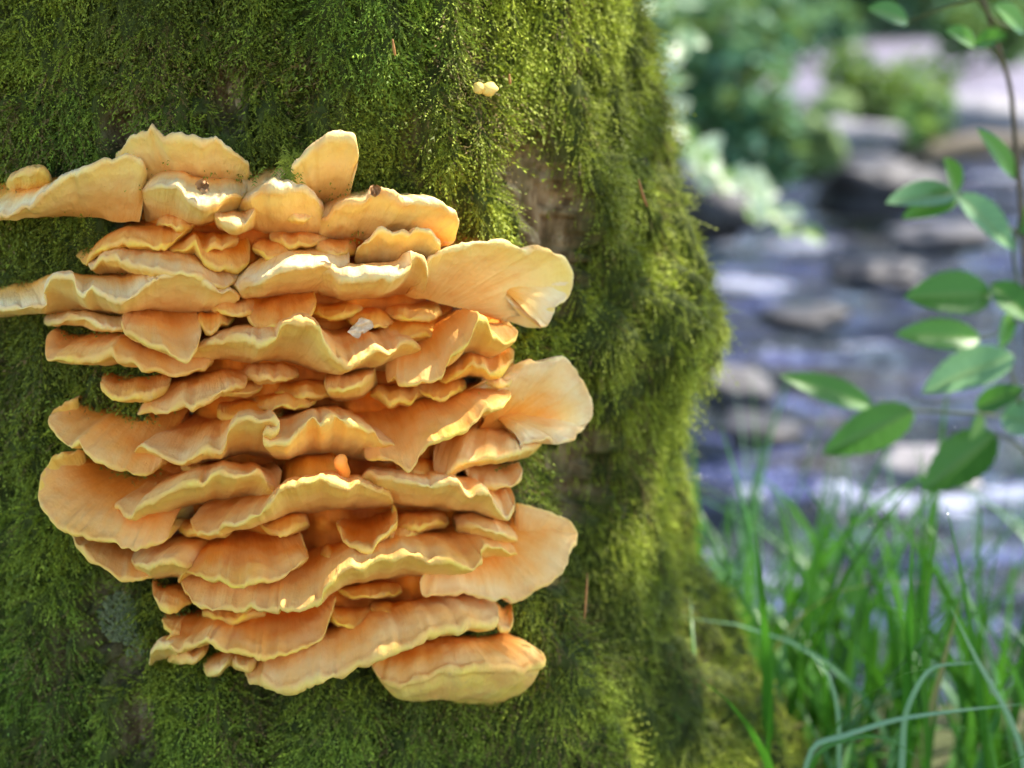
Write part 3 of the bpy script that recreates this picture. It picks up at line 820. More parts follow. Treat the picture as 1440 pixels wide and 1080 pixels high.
def water_material():
    m, t, bs, n = new_mat('stream_water')
    pos = objvec(t)
    fo = attr(t, 'foam').outputs['Fac']
    fn = noise_node(t, 22, 5, pos, 0.65)
    f = math_node(t, 'MULTIPLY', math_node(t, 'SUBTRACT', math_node(t, 'ADD', fo, fn.outputs['Fac']), 1.0), 5.0, clamp=True)
    b = noise_node(t, 1.4, 3, pos)
    deep = ramp(t, [(0.35, (0.015, 0.020, 0.028)), (0.55, (0.04, 0.045, 0.05)), (0.72, (0.10, 0.085, 0.06))], b.outputs['Fac'])
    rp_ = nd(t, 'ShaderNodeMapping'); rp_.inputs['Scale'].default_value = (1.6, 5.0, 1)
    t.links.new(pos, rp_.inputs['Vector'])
    sky_n = noise_node(t, 1.5, 4, rp_.outputs[0], 0.6)
    sky_f = math_node(t, 'MULTIPLY', math_node(t, 'SUBTRACT', sky_n.outputs['Fac'], 0.52), 7.0, clamp=True)
    c0 = mix(t, math_node(t, 'MULTIPLY', sky_f, 0.5), deep.outputs['Color'], (0.16, 0.18, 0.48))  # blue-violet sky reflection painted into the water colour as streaks
    c = mix(t, f, c0, (0.40, 0.42, 0.54))
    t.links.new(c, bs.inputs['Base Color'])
    t.links.new(math_node(t, 'ADD', math_node(t, 'MULTIPLY', f, 0.5), 0.06), bs.inputs['Roughness'])
    bs.inputs['IOR'].default_value = 1.33
    mp = nd(t, 'ShaderNodeMapping'); mp.inputs['Scale'].default_value = (1.0, 1.6, 1)
    t.links.new(pos, mp.inputs['Vector'])
    wv = noise_node(t, 5, 5, mp.outputs[0], 0.6)
    bump(t, wv.outputs['Fac'], bs, 1.0, 0.30)
    return m
wx = np.linspace(-0.6, 7.5, 190)
wy = np.linspace(2.1, 12.5, 240)
WX, WY = np.meshgrid(wx, wy)
Pw = np.stack([WX, WY * 1.5, 0 * WX], -1)
WZ = WATER_Z + 0.022 * noise(Pw, 2.6, 101, 3) + 0.012 * noise(Pw, 8, 103, 2)
FOAM = [(1055, 700, .06, .10, .95), (1180, 705, .08, .12, .95), (1255, 715, .10, .10, .9), (1330, 710, .09, .14, 1.0), (1090, 820, .18, .08, .7), (1050, 405, .35, .25, .8),
        (1130, 350, .35, .25, .7), (1210, 495, .35, .10, .6), (1080, 500, .3, .08, .6), (1250, 560, .3, .1, .4), (1400, 700, .2, .12, .8), (1000, 575, .2, .08, .5), (1210, 660, .25, .06, .6),
        (1290, 355, .3, .3, .5), (1400, 250, .4, .4, .7), (1010, 780, .12, .06, .7), (1060, 760, .12, .05, .5), (1380, 460, .4, .12, .5), (1020, 350, .3, .3, .6)]
foam = np.zeros(WX.shape)
for fx, fy, sx_, sy_, a in FOAM:
    c = at_z(fx, fy, WATER_Z)
    foam = np.maximum(foam, a * np.exp(-((WX - c[0]) / sx_) ** 2 - ((WY - c[1]) / sy_) ** 2))
WZ = WZ + foam * 0.03
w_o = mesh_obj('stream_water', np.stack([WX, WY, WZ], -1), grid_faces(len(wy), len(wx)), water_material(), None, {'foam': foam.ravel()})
tag(w_o, kind='structure')

# ------------------------------------------------------------------ rocks
M_rock = simple_mat('wet_rock', (0.018, 0.017, 0.019), (0.065, 0.058, 0.06), 8, 0.6, 0.35, 0.6, 0.03)
M_rock_pale = simple_mat('pale_rock', (0.18, 0.165, 0.17), (0.36, 0.33, 0.32), 8, 0.8, 0.3, 0.5, 0.02)
M_rock_grey = simple_mat('grey_rock', (0.05, 0.047, 0.05), (0.13, 0.12, 0.12), 9, 0.7, 0.3, 0.5, 0.02)
M_rock_moss = simple_mat('mossy_rock', (0.06, 0.11, 0.03), (0.18, 0.24, 0.08), 9, 0.9, 0.2, 0.7, 0.02)
def rock(px, py, y, sx_, sy_, sz_, mat, label, seed, sink=0.3, group=None):
    c = at_y(px, py, y)
    n, m = 14, 20
    ph = np.linspace(0.02, math.pi - 0.02, n); az = np.linspace(0, 2 * math.pi, m, endpoint=False)
    D = np.stack([np.sin(ph)[:, None] * np.cos(az)[None], np.sin(ph)[:, None] * np.sin(az)[None], np.repeat(np.cos(ph)[:, None], m, 1)], -1)
    rr = 1 + 0.40 * noise(D, 1.5, seed, 2) + 0.12 * noise(D, 4, seed + 1, 2)
    D2 = np.sign(D) * np.abs(D) ** 0.8
    V = c + D2 * rr[..., None] * np.array([sx_, sy_, sz_])
    o = mesh_obj('river_rock', V, grid_faces(n, m, True), mat)
    tag(o, label, 'rock', group)
    return o
rock(988, 292, 5.6, .22, .3, .16, M_rock, 'black wet boulder beneath the drooping sunlit-painted bough', 1)
rock(1235, 262, 7.6, .30, .30, .15, M_rock, 'dark brown boulder below the flat white rock', 2)
rock(1215, 202, 8.6, .22, .3, .13, M_rock_pale, 'flat bright white rock above the dark brown boulder', 3)
rock(1145, 215, 8.0, .13, .3, .16, M_rock_moss, 'upright mossy rock in shrub shade beside the flat white rock', 4)
rock(1370, 178, 10.0, .34, .3, .18, M_rock_pale, 'pale rounded rock beside the fallen log', 5)
rock(1030, 545, 3.85, .10, .14, .055, M_rock_grey, 'rounded grey stone standing in the stream beside the trunk', 6)
rock(1070, 605, 3.4, .10, .08, .03, M_rock, 'low dark stone washed over by the stream', 7)
rock(1310, 655, 3.15, .11, .10, .035, M_rock_pale, 'pale brown stone just above the white water', 8)
rock(1240, 390, 5.3, .17, .14, .05, M_rock, 'low dark wet stone in midstream', 9)
rock(1130, 445, 4.6, .13, .10, .035, M_rock, 'flat dark stone barely breaking the stream', 10)
rock(1330, 335, 6.2, .22, .2, .06, M_rock_grey, 'grey stone in the rapids below the log', 11)
rock(1250, 145, 11.5, .50, .4, .22, M_rock_moss, 'mossy green boulder on the gravel bar', 12)
rock(1170, 160, 10.5, .2, .2, .14, M_rock_moss, 'small mossy rock left against the green boulder on gravel', 13)
# fallen log
p0, p1 = at_y(1275, 225, 8.4), at_y(1560, 190, 9.3)
tt = np.linspace(0, 1, 14)[:, None]
LP = p0 * (1 - tt) + p1 * tt + np.stack([0 * tt[:, 0], 0 * tt[:, 0], 0.03 * np.sin(tt[:, 0] * 6)], 1)
V, F = tube(LP, 0.085 + 0.012 * noise(LP, 5, 3), 12)
tag(mesh_obj('fallen_log', V, F, M_stem), 'dark fallen log lying across the stream rocks', 'log')

# ------------------------------------------------------------------ foliage
def leaf_cloud(centers, radii, n, size, cols, seed, squash=(1, 1, 1), shell=0.45):
    r = np.random.default_rng(seed)
    idx = r.integers(0, len(centers), n)
    d = r.normal(size=(n, 3)); d /= np.linalg.norm(d, axis=1)[:, None]
    rad = (r.random(n) ** shell) * np.asarray(radii)[idx]
    p = np.asarray(centers)[idx] + d * rad[:, None] * np.asarray(squash)
    a = r.normal(size=(n, 3)); a[:, 2] *= 0.6; a /= np.linalg.norm(a, axis=1)[:, None]
    b = np.cross(a, r.normal(size=(n, 3))); b /= np.linalg.norm(b, axis=1)[:, None]
    L = size * r.uniform(0.6, 1.3, n)[:, None]
    V = np.stack([p - a * L, p + b * L * .45, p + a * L, p - b * L * .45], 1).reshape(-1, 3)
    F = np.arange(4 * n).reshape(-1, 4)
    c = np.asarray(cols)[r.integers(0, len(cols), n)] * r.uniform(0.6, 1.3, n)[:, None]
    return V, F, np.repeat(c, 4, 0)

def bush(name, label, cat, base, blobs, n, size, cols, seed, group=None, trunk_r=0.02, part='foliage', stem='stem'):
    base = np.asarray(base, float)
    t = empty(name, tuple(base))
    tag(t, label, cat, group)
    cen = np.array([b[:3] for b in blobs]); rad = np.array([b[3] for b in blobs])
    V, F, C = leaf_cloud(cen, rad, n, size, cols, seed)
    mesh_obj(part, V, F, M_foliage, t, {'col': C}, False)
    for i, b in enumerate(cen):
        s = np.linspace(0, 1, 8)[:, None]
        pts = base * (1 - s) + b * s + np.array([0.1, 0.1, 0.0]) * np.sin(s * math.pi) * noise(np.array([[i * 3.3, seed, 0.5]]), 1, 3)
        V, F = tube(pts, np.linspace(trunk_r, trunk_r * 0.3, 8), 6)
        mesh_obj(stem, V, F, M_stem, t)
    return t

teal = [(0.06, 0.17, 0.09), (0.09, 0.25, 0.13), (0.03, 0.08, 0.045), (0.20, 0.36, 0.20)]
green = [(0.08, 0.19, 0.05), (0.15, 0.30, 0.09), (0.05, 0.11, 0.03)]
def pxblob(px, py, y, r):
    c = at_y(px, py, y)
    return (c[0], c[1], c[2], r)
gb = lambda px, y: (float(at_y(px, 0, y)[0]), y, float(ground_z(at_y(px, 0, y)[0], y)) - 0.03)
bush('riverside_shrub', 'dense dark teal-green shrub behind the mossy trunk on the far bank', 'shrub', gb(1000, 7.2),
     [pxblob(985, 60, 7.2, .34), pxblob(1040, 140, 7.0, .30), pxblob(1060, 205, 6.9, .24), pxblob(1000, 200, 7.1, .32), pxblob(930, 60, 7.4, .4), pxblob(1060, 40, 7.4, .28), pxblob(880, 150, 7.3, .4)],
     2600, 0.065, teal, 21)
bush('riverside_shrub', 'low bright green fern clump on the mossy green boulder', 'fern', gb(1215, 11.0),
     [pxblob(1205, 115, 11.0, .30), pxblob(1290, 138, 11.2, .34), pxblob(1250, 150, 11.1, .25)], 620, 0.085, [(0.13, 0.24, 0.05), (0.2, 0.3, 0.09), (0.06, 0.12, 0.03)], 22)
bush('riverside_shrub', 'small green plant growing beside the flat white rock', 'shrub', gb(1290, 8.6),
     [pxblob(1285, 190, 8.6, .2), pxblob(1305, 165, 8.7, .16)], 260, 0.07, green, 23)
bush('riverside_shrub', 'low shaded shrub at the back edge of the gravel bar', 'shrub', gb(1150, 14.5),
     [pxblob(1120, 42, 14.5, .32), pxblob(1170, 38, 14.8, .28), pxblob(1075, 60, 14.2, .35)], 600, 0.10, teal, 24)
bush('riverside_shrub', 'loose green shrub behind the sapling at the far gravel edge', 'shrub', gb(1370, 14.0),
     [pxblob(1350, 40, 14.0, .3), pxblob(1420, 48, 14.2, .32)], 420, 0.10, green, 25)
far_lab = ['dark spreading tree on the far bank beyond the gravel bar', 'pale green tree standing behind the gravel bar', 'tall shadowy tree at the gravel bar edge',
           'light green leaning tree behind the fern boulder', 'deep green tree beyond the fallen log', 'broad far tree above the log end', 'distant hazy green tree behind the shrub']
for i, (px, y, h) in enumerate([(900, 20, 2.6), (1020, 22, 2.5), (1130, 21, 2.0), (1230, 24, 2.6), (1330, 21, 2.1), (1430, 23, 2.6), (1540, 21, 2.2)]):
    b = gb(px, y)
    rr = np.random.default_rng(200 + i)
    bl = [(b[0] + rr.normal(0, .8), b[1] + rr.normal(0, .6), b[2] + h * k, 0.6 + .35 * rr.random()) for k in (0.06, .16, .3, .45, .6, .75, .88, .2)]
    bush('bank_tree', far_lab[i], 'tree', b, bl, 2600, 0.11, [teal, green, teal][i % 3], 300 + i, 'trees beyond the gravel bar', 0.09, 'crown', 'branch')

# the mossy tree's own crown, high above the frame
cr = np.random.default_rng(64)
cen = []
for k in range(46):
    a, d, zz = cr.uniform(0, 6.28), math.sqrt(cr.random()), cr.uniform(2.5, 5.2)
    cen.append((0.55 + (1.5 + 0.45 * (zz - 2.5)) * d * math.cos(a) * 1.25 + 0.25 * (zz - 2.5), 1.55 + (1.4 + 0.3 * (zz - 2.5)) * d * math.sin(a), zz))
cen = np.array(cen)
V, F, C = leaf_cloud(cen, cr.uniform(0.45, 0.75, len(cen)), 32000, 0.075, green, 65)
mesh_obj('crown', V, F, M_foliage, tree, {'col': C}, False)
top = np.array([AX[0], AX[1], 2.3])
for i in range(0, len(cen), 3):
    s_ = np.linspace(0, 1, 10)[:, None]
    pts = top * (1 - s_) + cen[i] * s_ + np.array([0, 0, 0.25]) * np.sin(s_ * math.pi)
    V, F = tube(pts, np.linspace(0.06, 0.012, 10), 7)
    mesh_obj('limb', V, F, M_stem, tree)

# single leaves
def leaf_mesh(base, tip, width, nrm, curl=0.12, serr=0.05):
    base, tip, nrm = [np.asarray(v, float) for v in (base, tip, nrm)]
    a = tip - base; L = np.linalg.norm(a); a /= L
    s_ = np.cross(nrm, a); s_ /= np.linalg.norm(s_); nn = np.cross(a, s_)
    n, m = 20, 9
    t = np.linspace(0, 1, n); v = np.linspace(-1, 1, m)
    wd = width / 2 * np.sin(np.pi * t ** 0.85) ** 0.75 * (1 - 0.1 * t)
    wd = wd * (1 + serr * np.where(np.arange(n) % 2, 1, -1))
    wd[0] = 0.0008; wd[-1] = 0.0004
    rib = 0.004 * np.abs(np.sin(t * math.pi * 7))[:, None] * np.abs(v)[None] * (1 - np.abs(v)[None])
    V = base + a * (t * L)[:, None, None] + s_ * (wd[:, None] * v[None])[..., None] + nn * (np.abs(v)[None] ** 1.3 * wd[:, None] * 0.35 - curl * L * (t ** 2)[:, None] + rib)[..., None]
    T, Vv = np.meshgrid(t, v, indexing='ij')
    return V, grid_faces(n, m), T.ravel(), Vv.ravel()

def leaf(parent, base, tip, width, colr, nrm=(0.1, -0.55, 0.8), name='leaf', curl=0.12, pale=0.0):
    V, F, T, Vv = leaf_mesh(base, tip, width, nrm, curl)
    vein = np.exp(-(np.abs(Vv) / 0.09) ** 2)
    lat = 0.12 * np.sin((T * 8 - np.abs(Vv) * 1.3) * 2 * math.pi)
    c = np.asarray(colr)[None] * (1 + lat)[:, None]
    c = c * (1 - 0.45 * vein[:, None]) + np.array([0.25, 0.33, 0.10]) * 0.45 * vein[:, None]
    return mesh_obj(name, V, F, M_leaf, parent, {'col': c})

# sapling at the water's edge, right
SY = 1.88
sap_base = np.array([0.80, 1.92, float(ground_z(0.80, 1.92)) - 0.02])
sap = empty('sapling', tuple(sap_base))
tag(sap, 'young green broadleaf sapling with oval leaves reaching over the grass by the stream', 'sapling')
def pts_px(L, y):
    return at_y([p[0] for p in L], [p[1] for p in L], np.array([y if len(p) == 2 else p[2] for p in L]))
st = catmull(np.concatenate([[sap_base], pts_px([(1480, 900), (1462, 720), (1450, 590), (1444, 430), (1437, 300), (1428, 200), (1420, 120), (1400, 55), (1375, -30), (1360, -120)], SY)]), 60)
V, F = tube(st, np.linspace(0.006, 0.0022, 60), 8); mesh_obj('stem', V, F, M_stem, sap)
M_twig = simple_mat('green_twig', (0.06, 0.09, 0.025), (0.12, 0.13, 0.04), 60, 0.6)
for L in ([(1452, 620), (1420, 592), (1380, 582), (1330, 580), (1285, 577), (1225, 571)], [(1444, 430), (1430, 455), (1405, 470), (1378, 476)], [(1440, 330), (1400, 310), (1370, 290), (1346, 272)],
          [(1438, 300), (1425, 355), (1430, 400), (1420, 415), (1393, 414)], [(1450, 600), (1432, 560), (1424, 530), (1420, 505)], [(1446, 640), (1425, 620), (1400, 610)],
          [(1360, -20), (1400, 30), (1440, 45)], [(1415, 100), (1395, 70), (1372, 62)], [(1385, -5), (1330, 10), (1277, 30)]):
    P = catmull(pts_px(L, SY), 24)
    V, F = tube(P, np.linspace(0.0028, 0.0012, 24), 6); mesh_obj('twig', V, F, M_twig, sap)
G1, G2, G3, G4 = (0.065, 0.20, 0.022), (0.11, 0.28, 0.04), (0.20, 0.38, 0.17), (0.05, 0.15, 0.02)
for b, t_, wpx, c, nr in [((1346, 272), (1330, 222), 36, G2, (0.5, -0.8, .3)), ((1346, 272), (1247, 282), 46, G3, (0, -.6, .8)), ((1346, 274), (1430, 350), 50, G3, (.2, -.7, .7)), ((1348, 275), (1270, 305), 34, G2, (0, -.8, .6)),
                       ((1394, 414), (1274, 416), 62, G1, (0, -.8, .55)), ((1378, 476), (1262, 468), 46, G2, (0.1, -.75, .6)), ((1425, 500), (1298, 548), 62, G3, (0, -.6, .8)),
                       ((1226, 571), (1100, 526), 40, G1, (0.1, -.8, .6)), ((1285, 577), (1158, 637), 58, G1, (0, -.85, .5)), ((1400, 610), (1298, 690), 66, G4, (-.2, -.85, .5)),
                       ((1393, 400), (1455, 452), 48, G1, (.2, -.8, .6)), ((1408, 585), (1470, 600), 60, G3, (0, -.7, .7)), ((1372, 575), (1440, 545), 36, G4, (0, -.7, .7)),
                       ((1277, 30), (1222, 10), 34, G1, (0, -.8, .6)), ((1372, 62), (1332, 42), 30, G2, (0, -.8, .6)), ((1372, 62), (1415, 50), 30, G2, (0, -.8, .6)), ((1440, 45), (1400, 5), 34, G2, (0, -.8, .6)),
                       ((1428, 250), (1378, 180), 32, G2, (.3, -.8, .5)), ((1432, 320), (1480, 300), 40, G1, (0, -.8, .6)), ((1420, 440), (1408, 490), 22, G2, (.3, -.8, .5)), ((1380, 582), (1365, 620), 20, G4, (.3, -.8, .5))]:
    pb, pt = at_y(b[0], b[1], SY), at_y(t_[0], t_[1], SY - 0.03)
    leaf(sap, pb, pt, wpx / FPX * SY * 1.15, c, nr, curl=0.05)

# drooping bough, sunlight painted into its whitish leaves, over the water behind the trunk
BY = 3.9
pb0 = gb(880, BY)
pal = empty('sunlit_leaved_bush', pb0)
tag(pal, 'drooping bough of leaves painted whitish as if sunlit, reaching out from behind the mossy trunk', 'shrub')
bp = catmull(np.concatenate([[pb0], pts_px([(890, 60), (920, 95), (950, 175), (975, 215), (1010, 245), (1050, 272), (1090, 295), (1130, 320)], BY)]), 40)
V, F = tube(bp, np.linspace(0.014, 0.003, 40), 7); mesh_obj('branch', V, F, M_stem, pal)
rr = np.random.default_rng(5)
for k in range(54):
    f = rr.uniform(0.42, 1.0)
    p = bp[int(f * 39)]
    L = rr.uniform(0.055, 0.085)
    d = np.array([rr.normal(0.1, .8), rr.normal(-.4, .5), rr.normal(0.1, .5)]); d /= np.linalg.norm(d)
    c = np.array([0.80, 0.84, 0.66]) * rr.uniform(0.8, 1.15) if rr.random() < 0.75 else np.array([0.22, 0.34, 0.09])  # whitish tone is sunlight painted into the leaf colour
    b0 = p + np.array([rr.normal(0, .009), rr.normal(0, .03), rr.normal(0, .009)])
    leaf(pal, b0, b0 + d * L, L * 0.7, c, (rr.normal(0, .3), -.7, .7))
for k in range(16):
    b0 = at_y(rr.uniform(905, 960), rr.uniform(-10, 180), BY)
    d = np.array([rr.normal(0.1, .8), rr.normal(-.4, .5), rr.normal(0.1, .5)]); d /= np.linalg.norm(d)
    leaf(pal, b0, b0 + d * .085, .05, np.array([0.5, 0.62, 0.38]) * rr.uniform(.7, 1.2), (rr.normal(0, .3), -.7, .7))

# ------------------------------------------------------------------ grass
def blade(base, h, lean, az, wdt, bend, colr, K=9):
    s = np.linspace(0, 1, K)
    dirh = np.array([math.cos(az), math.sin(az), 0])
    pts = base + np.outer(s * h, [0, 0, 1]) + np.outer(h * (lean * s + bend * s ** 2.5), dirh) - np.outer(h * 0.45 * bend * abs(bend) ** 0.3 * s ** 3 if bend > 0 else 0 * s, [0, 0, 1])
    sd = np.array([-math.sin(az), math.cos(az), 0]) * math.cos(az * 3) + dirh * math.sin(az * 3) * .6
    sd = sd / np.linalg.norm(sd)
    wd = wdt / 2 * np.clip(1.15 - s ** 2.2 * 1.15, 0.04, 1)
    up = np.cross(np.gradient(pts, axis=0), sd); up /= np.linalg.norm(up, axis=1)[:, None]
    V = np.stack([pts - sd * wd[:, None], pts + up * (wd * 0.35)[:, None], pts + sd * wd[:, None]], 1)
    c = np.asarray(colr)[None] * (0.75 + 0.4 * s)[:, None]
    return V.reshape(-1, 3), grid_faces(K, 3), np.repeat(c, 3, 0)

def grass_patch(n, xr, yr, hr, seed, wr=(0.004, 0.009)):
    r = np.random.default_rng(seed)
    Vs, Fs, Cs, off = [], [], [], 0
    pal_ = [(0.045, 0.17, 0.012), (0.07, 0.22, 0.018), (0.03, 0.11, 0.010), (0.09, 0.25, 0.035), (0.13, 0.27, 0.12), (0.05, 0.18, 0.015), (0.30, 0.24, 0.10)]
    while len(Vs) < n:
        x, y = r.uniform(*xr), r.uniform(*yr)
        if math.hypot(x - AX[0], y - AX[1]) < 0.60: continue
        gz_ = float(ground_z(x, y))
        if gz_ < WATER_Z - 0.03: continue
        b = np.array([x, y, gz_ - 0.02])
        V, F, C = blade(b, r.uniform(*hr) * (0.6 if r.random() < .4 else 1), abs(r.normal(0.1, 0.15)), r.uniform(0, 6.28), r.uniform(*wr), max(0, r.normal(0.22, 0.28)), pal_[min(6, int(r.random() * 6.25))])
        Vs.append(V); Fs.append(F + off); Cs.append(C); off += len(V)
    return np.concatenate(Vs), np.concatenate(Fs), np.concatenate(Cs)
A = grass_patch(680, (0.16, 1.6), (1.45, 2.75), (0.28, 0.60), 1, (0.009, 0.018))
B = grass_patch(900, (-1.9, 2.6), (1.1, 2.8), (0.08, 0.20), 2, (0.003, 0.006))
V = np.concatenate([A[0], B[0]]); F = np.concatenate([A[1], B[1] + len(A[0])]); C = np.concatenate([A[2], B[2]])
tag(mesh_obj('grass', V, F, M_grass, None, {'col': C}), 'tall lush green grass blades growing on the stream bank beside the tree base', 'grass', kind='stuff')

# the long arching blades that stand out of the grass
def ribbon(pts, wdt, colr, name, label, group='long grass blades arching over the bank grass'):
    P = catmull(np.asarray(pts), 30)
    T = np.gradient(P, axis=0); T /= np.linalg.norm(T, axis=1)[:, None]
    sd = np.cross(T, np.array([0.1, -0.75, 0.6])); sd /= np.linalg.norm(sd, axis=1)[:, None]
    up = np.cross(sd, T)
    s = np.linspace(0, 1, 30)
    wd = wdt / 2 * np.clip(1.1 - s ** 3 * 1.05, 0.05, 1)
    V = np.stack([P - sd * wd[:, None], P + up * (wd * .4)[:, None], P + sd * wd[:, None]], 1).reshape(-1, 3)
    c = np.repeat(np.asarray(colr)[None], 90, 0)
    o = mesh_obj(name, V, grid_faces(30, 3), M_grass, None, {'col': c})
    tag(o, label, 'grass blade', group)
G_SHEEN = (0.26, 0.42, 0.22); GG = (0.06, 0.19, 0.015)  # the paler tone has a sky sheen painted in
def rooted(L, y, dx=0.0):
    P = pts_px(L, y)
    b = P[0] - (P[1] - P[0]) * 0.6; b[2] = min(float(ground_z(b[0], b[1])) - 0.02, P[0][2] - 0.02)
    return np.concatenate([[b], P])
ribbon(rooted([(1305, 1075), (1300, 960), (1305, 840), (1319, 730)], 1.55), .009, GG, 'grass_blade', 'upright bright green grass blade with a pointed tip')
ribbon(rooted([(1268, 1080), (1275, 1000), (1310, 940), (1372, 932)], 1.45), .008, G_SHEEN, 'grass_blade', 'grass blade with painted sky sheen folded over to the right')
ribbon(rooted([(1440, 1075), (1420, 1010), (1375, 930), (1335, 850)], 1.48), .008, G_SHEEN, 'grass_blade', 'sky-sheened grass blade leaning across the folded one')
ribbon(rooted([(1145, 1050), (1185, 1035), (1260, 1012), (1340, 1000), (1440, 990)], 1.42), .006, G_SHEEN, 'grass_blade', 'long sky-sheened grass blade arching nearly level over the bank')
ribbon(rooted([(1180, 1080), (1178, 1000), (1165, 950), (1135, 915)], 1.5), .006, G_SHEEN, 'grass_blade', 'short sky-sheened blade bent towards the mossy trunk')
ribbon(rooted([(1150, 1060), (1215, 1035), (1250, 1040), (1295, 1068)], 1.42), .005, GG, 'grass_blade', 'small drooping blade beneath the level one')
ribbon(rooted([(1160, 960), (1148, 860), (1110, 770), (1085, 680)], 1.8), .009, GG, 'grass_blade', 'tall green blade leaning over the water beside the trunk')
ribbon(rooted([(1220, 860), (1200, 790), (1160, 720), (1125, 675)], 1.85), .009, GG, 'grass_blade', 'tall green blade leaning before the white water')
ribbon(rooted([(1090, 930), (1050, 850), (1020, 800), (992, 752)], 1.75), .009, GG, 'grass_blade', 'green blade leaning against the side of the trunk')
ribbon(rooted([(1380, 900), (1376, 800), (1378, 720), (1372, 690)], 1.8), .008, GG, 'grass_blade', 'thin upright dark grass stem below the sapling leaves')
ribbon(on_trunk([985, 978, 973, 971], [990, 940, 880, 835], .03), .004, GG, 'grass_blade', 'thin grass blade lying against the moss of the trunk')

# ------------------------------------------------------------------ small things on trunk and fungus
def tuft_on(px, py, prot, n, L, seed):
    r = np.random.default_rng(seed)
    c = on_trunk(px, py, prot)
    Vs, Fs, Cs, off = [], [], [], 0
    for i in range(n):
        K = 9
        s = np.linspace(0, 1, K)[:, None]
        d = np.array([r.normal(0, .45), r.normal(-.35, .3), r.normal(-.7, .5)]); d /= np.linalg.norm(d)
        b0 = c + np.array([r.normal(0, .006), r.normal(0, .004), r.normal(0.006, .005)])
        P = b0 + s * d * L * r.uniform(.5, 1.1) + np.array([0, 0, -1]) * s ** 2 * L * .3
        for k in range(K):
            for sg in (-1, 1):
                tp = P[k] + np.array([sg * .0026, -.0005, -.0022]) + r.normal(0, .0008, 3)
                Vs += [P[k] + [0, 0, .0008], P[k] - [0, 0, .0008], tp]
                Fs.append([off, off + 1, off + 2]); off += 3
                cc = np.array([.20, .25, .025]) * r.uniform(.6, 1.3)
                Cs += [cc, cc, cc * 1.2]
    return np.array(Vs), Fs, np.array(Cs)
V, F, C = tuft_on(408, 232, .075, 26, .022, 4)
tag(mesh_obj('moss_tuft', V, F, M_moss, None, {'col': C}, False), 'loose tuft of yellow-green moss lying on the top of the fungus', 'moss')

def needle(px0, py0, px1, py1, prot, label, wdt=.0014):
    s = np.linspace(0, 1, 10)
    P = on_trunk(px0 + (px1 - px0) * s, py0 + (py1 - py0) * s + 3 * np.sin(s * 3), prot)
    V, F = tube(P, wdt * np.sin(np.clip(s, .08, .92) * math.pi) ** .4, 6)
    tag(mesh_obj('dry_needle', V, F, M_needle), label, 'needle', 'fallen brown needles caught in the moss')
needle(898, 252, 910, 290, .085, 'orange-brown needle caught in the moss near the upper trunk edge')
needle(826, 806, 822, 870, .075, 'long brown needle hanging in the moss right of the lowest orange shelves')
needle(716, 104, 718, 118, .07, 'tiny orange needle above the small pale fungus knob')
needle(705, 186, 708, 215, .03, 'rust-brown needle above the bare bark streak')
needle(552, 55, 556, 78, .07, 'short brown needle in dark moss near the top of trunk')

# bare bark plates
def plate(px, py, wpx, hpx, tilt, seed):
    n = 14
    r = np.random.default_rng(seed)
    ang = np.linspace(0, 2 * math.pi, n, endpoint=False)
    rad = r.uniform(.75, 1.15, n)
    x = wpx / 2 * np.cos(ang) * rad; y = hpx / 2 * np.sin(ang) * rad
    ct, sn = math.cos(tilt), math.sin(tilt)
    X = px + x * ct - y * sn; Y = py + x * sn + y * ct
    X2 = px + (x * ct - y * sn) * .86; Y2 = py + (x * sn + y * ct) * .86
    def lay(x_, y_, h_):
        t_, z_ = thz(on_trunk(x_, y_, 0.0))
        return surf(t_, z_, full_radius(t_, z_, np.zeros_like(t_)) + h_)
    o0 = lay(X, Y, -.012); o1 = lay(X, Y, .003); o2 = lay(X2, Y2, .005 + .003 * r.random(n)); c = lay([px], [py], .007)
    V = np.concatenate([o0, o1, o2, c])
    F = []
    for j in range(n):
        k = (j + 1) % n
        F += [[j, k, n + k, n + j], [n + j, n + k, 2 * n + k, 2 * n + j], [2 * n + j, 2 * n + k, 3 * n]]
    mesh_obj('bark_plate', V, F, M_plate, tree, None, False)
for i, a in enumerate([(698, 215, 14, 26, -.3), (690, 240, 12, 20, .1), (706, 252, 16, 40, -.45), (722, 285, 12, 34, -.5), (742, 262, 12, 44, -.45), (748, 312, 13, 46, -.5), (735, 330, 10, 26, -.4), (766, 335, 12, 30, -.4),
                       (192, 172, 18, 26, .1), (180, 186, 10, 18, .2), (800, 232, 8, 40, -.2), (806, 258, 8, 30, -.2), (200, 1005, 20, 34, .3), (214, 1035, 16, 40, .1), (148, 992, 14, 22, .2), (190, 1050, 12, 28, 0),
                       (806, 655, 12, 30, 0), (838, 668, 10, 36, 0), (780, 690, 12, 28, .1), (320, 125, 14, 22, .1), (335, 145, 12, 20, -.1)]):
    plate(*a, 500 + i)

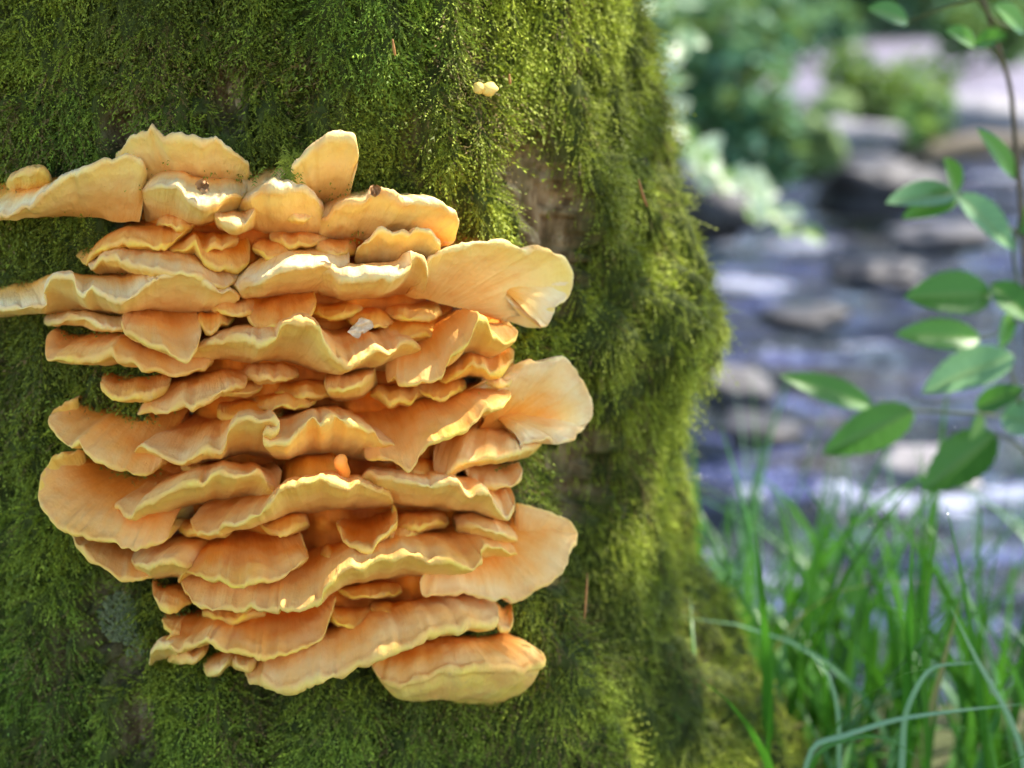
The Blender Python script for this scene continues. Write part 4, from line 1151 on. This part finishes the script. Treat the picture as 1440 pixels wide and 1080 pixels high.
# lichen crust
def lichen(px, py, rpx, n, seed):
    r = np.random.default_rng(seed)
    Vs, Fs, off = [], [], 0
    for i in range(n):
        a, d = r.uniform(0, 6.28), rpx * math.sqrt(r.random())
        x, y = px + d * math.cos(a) * .8, py + d * math.sin(a)
        s = r.uniform(1.6, 4)
        k = 7
        an = np.linspace(0, 6.28, k, endpoint=False)
        ring = on_trunk(x + s * np.cos(an) * r.uniform(.6, 1.2, k), y + s * np.sin(an) * r.uniform(.6, 1.2, k), .002 + .004 * r.random(k))
        c = on_trunk([x], [y], .008)
        Vs += [ring, c]
        Fs += [[off + j, off + (j + 1) % k, off + k] for j in range(k)]
        off += k + 1
    return np.concatenate(Vs), Fs
V, F = lichen(168, 868, 36, 420, 3)
V2, F2 = lichen(190, 905, 20, 70, 4)
o = mesh_obj('lichen', np.concatenate([V, V2]), F + [[i + len(V) for i in f] for f in F2], M_lichen, tree, None, False)
tag(o, 'grey-green crust of lichen', kind='stuff')

# small pale fungus knob in the moss
def blob_obj(name, px, py, prot, rx, rz, mat, parent, attrs=None, seed=0):
    c = on_trunk(px, py, prot)
    n, m = 14, 18
    ph = np.linspace(0.02, math.pi - .02, n); az = np.linspace(0, 2 * math.pi, m, endpoint=False)
    D = np.stack([np.sin(ph)[:, None] * np.cos(az), np.sin(ph)[:, None] * np.sin(az), np.repeat(np.cos(ph)[:, None], m, 1)], -1)
    V = c + D * (1 + .12 * noise(D, 1.8, seed))[..., None] * np.array([rx, rx, rz])
    return mesh_obj(name, V, grid_faces(n, m, True), mat, parent, {'q': np.full(n * m, 1.25), 'uu': np.full(n * m, .3), 'pale': np.full(n * m, .9)})
kn = empty('small_fungus', tuple(on_trunk(683, 125, .03)))
tag(kn, 'tiny pale yellow two-lobed fungus knob in the moss above the bracket fungus', 'fungus')
blob_obj('lobe', 674, 124, .066, .0062, .0060, M_fungus, kn, seed=1)
blob_obj('lobe', 688, 125, .070, .0078, .0066, M_fungus, kn, seed=2)

# dry leaf and pale flake lying on the shelves
def scrap(name, px, py, prot, w_, h_, mat, label, cat, seed, rot=0):
    r = np.random.default_rng(seed)
    n = 14
    u, v = np.meshgrid(np.linspace(-1, 1, n), np.linspace(-1, 1, n), indexing='ij')
    wob = 1 + .18 * noise(np.stack([u * 2.2, v * 2.2, 0 * u + seed], -1), 1, seed, 2)
    x = px + (u * w_ * wob * np.sqrt(1 - v ** 2 * .9)) * math.cos(rot) - v * h_ * wob * math.sin(rot)
    y = py + (v * h_ * wob) * math.cos(rot) + u * w_ * math.sin(rot)
    P = on_trunk(x, y, prot + .006 * (u ** 2) + .004 * noise(np.stack([u, v, u * 0], -1), 2, seed))
    off = on_trunk(x, y, prot - .0012 + .006 * (u ** 2) + .004 * noise(np.stack([u, v, u * 0], -1), 2, seed))
    F = grid_faces(n, n)
    V = np.concatenate([P.reshape(-1, 3), off.reshape(-1, 3)])
    F2 = (F + n * n)[:, ::-1]
    edge = [i for i in range(n)] + [i * n + n - 1 for i in range(1, n)] + [(n - 1) * n + i for i in range(n - 2, -1, -1)] + [i * n for i in range(n - 2, 0, -1)]
    E = [[edge[i], edge[(i + 1) % len(edge)], edge[(i + 1) % len(edge)] + n * n, edge[i] + n * n] for i in range(len(edge))]
    tag(mesh_obj(name, V, F.tolist() + F2.tolist() + E, mat), label, cat)
scrap('dry_leaf', 527, 268, .105, 9, 8, M_dry, 'curled brown dry leaf scrap stuck on the upper shelf edge', 'leaf', 3)
scrap('dry_leaf', 285, 262, .125, 10, 9, M_dry, 'flat brown leaf scrap lying on a pale upper shelf', 'leaf', 8, .4)
scrap('pale_flake', 506, 461, .104, 18, 10, M_flake, 'white papery flake lying in the hollow of a ruffled shelf', 'flake', 5, -.35)
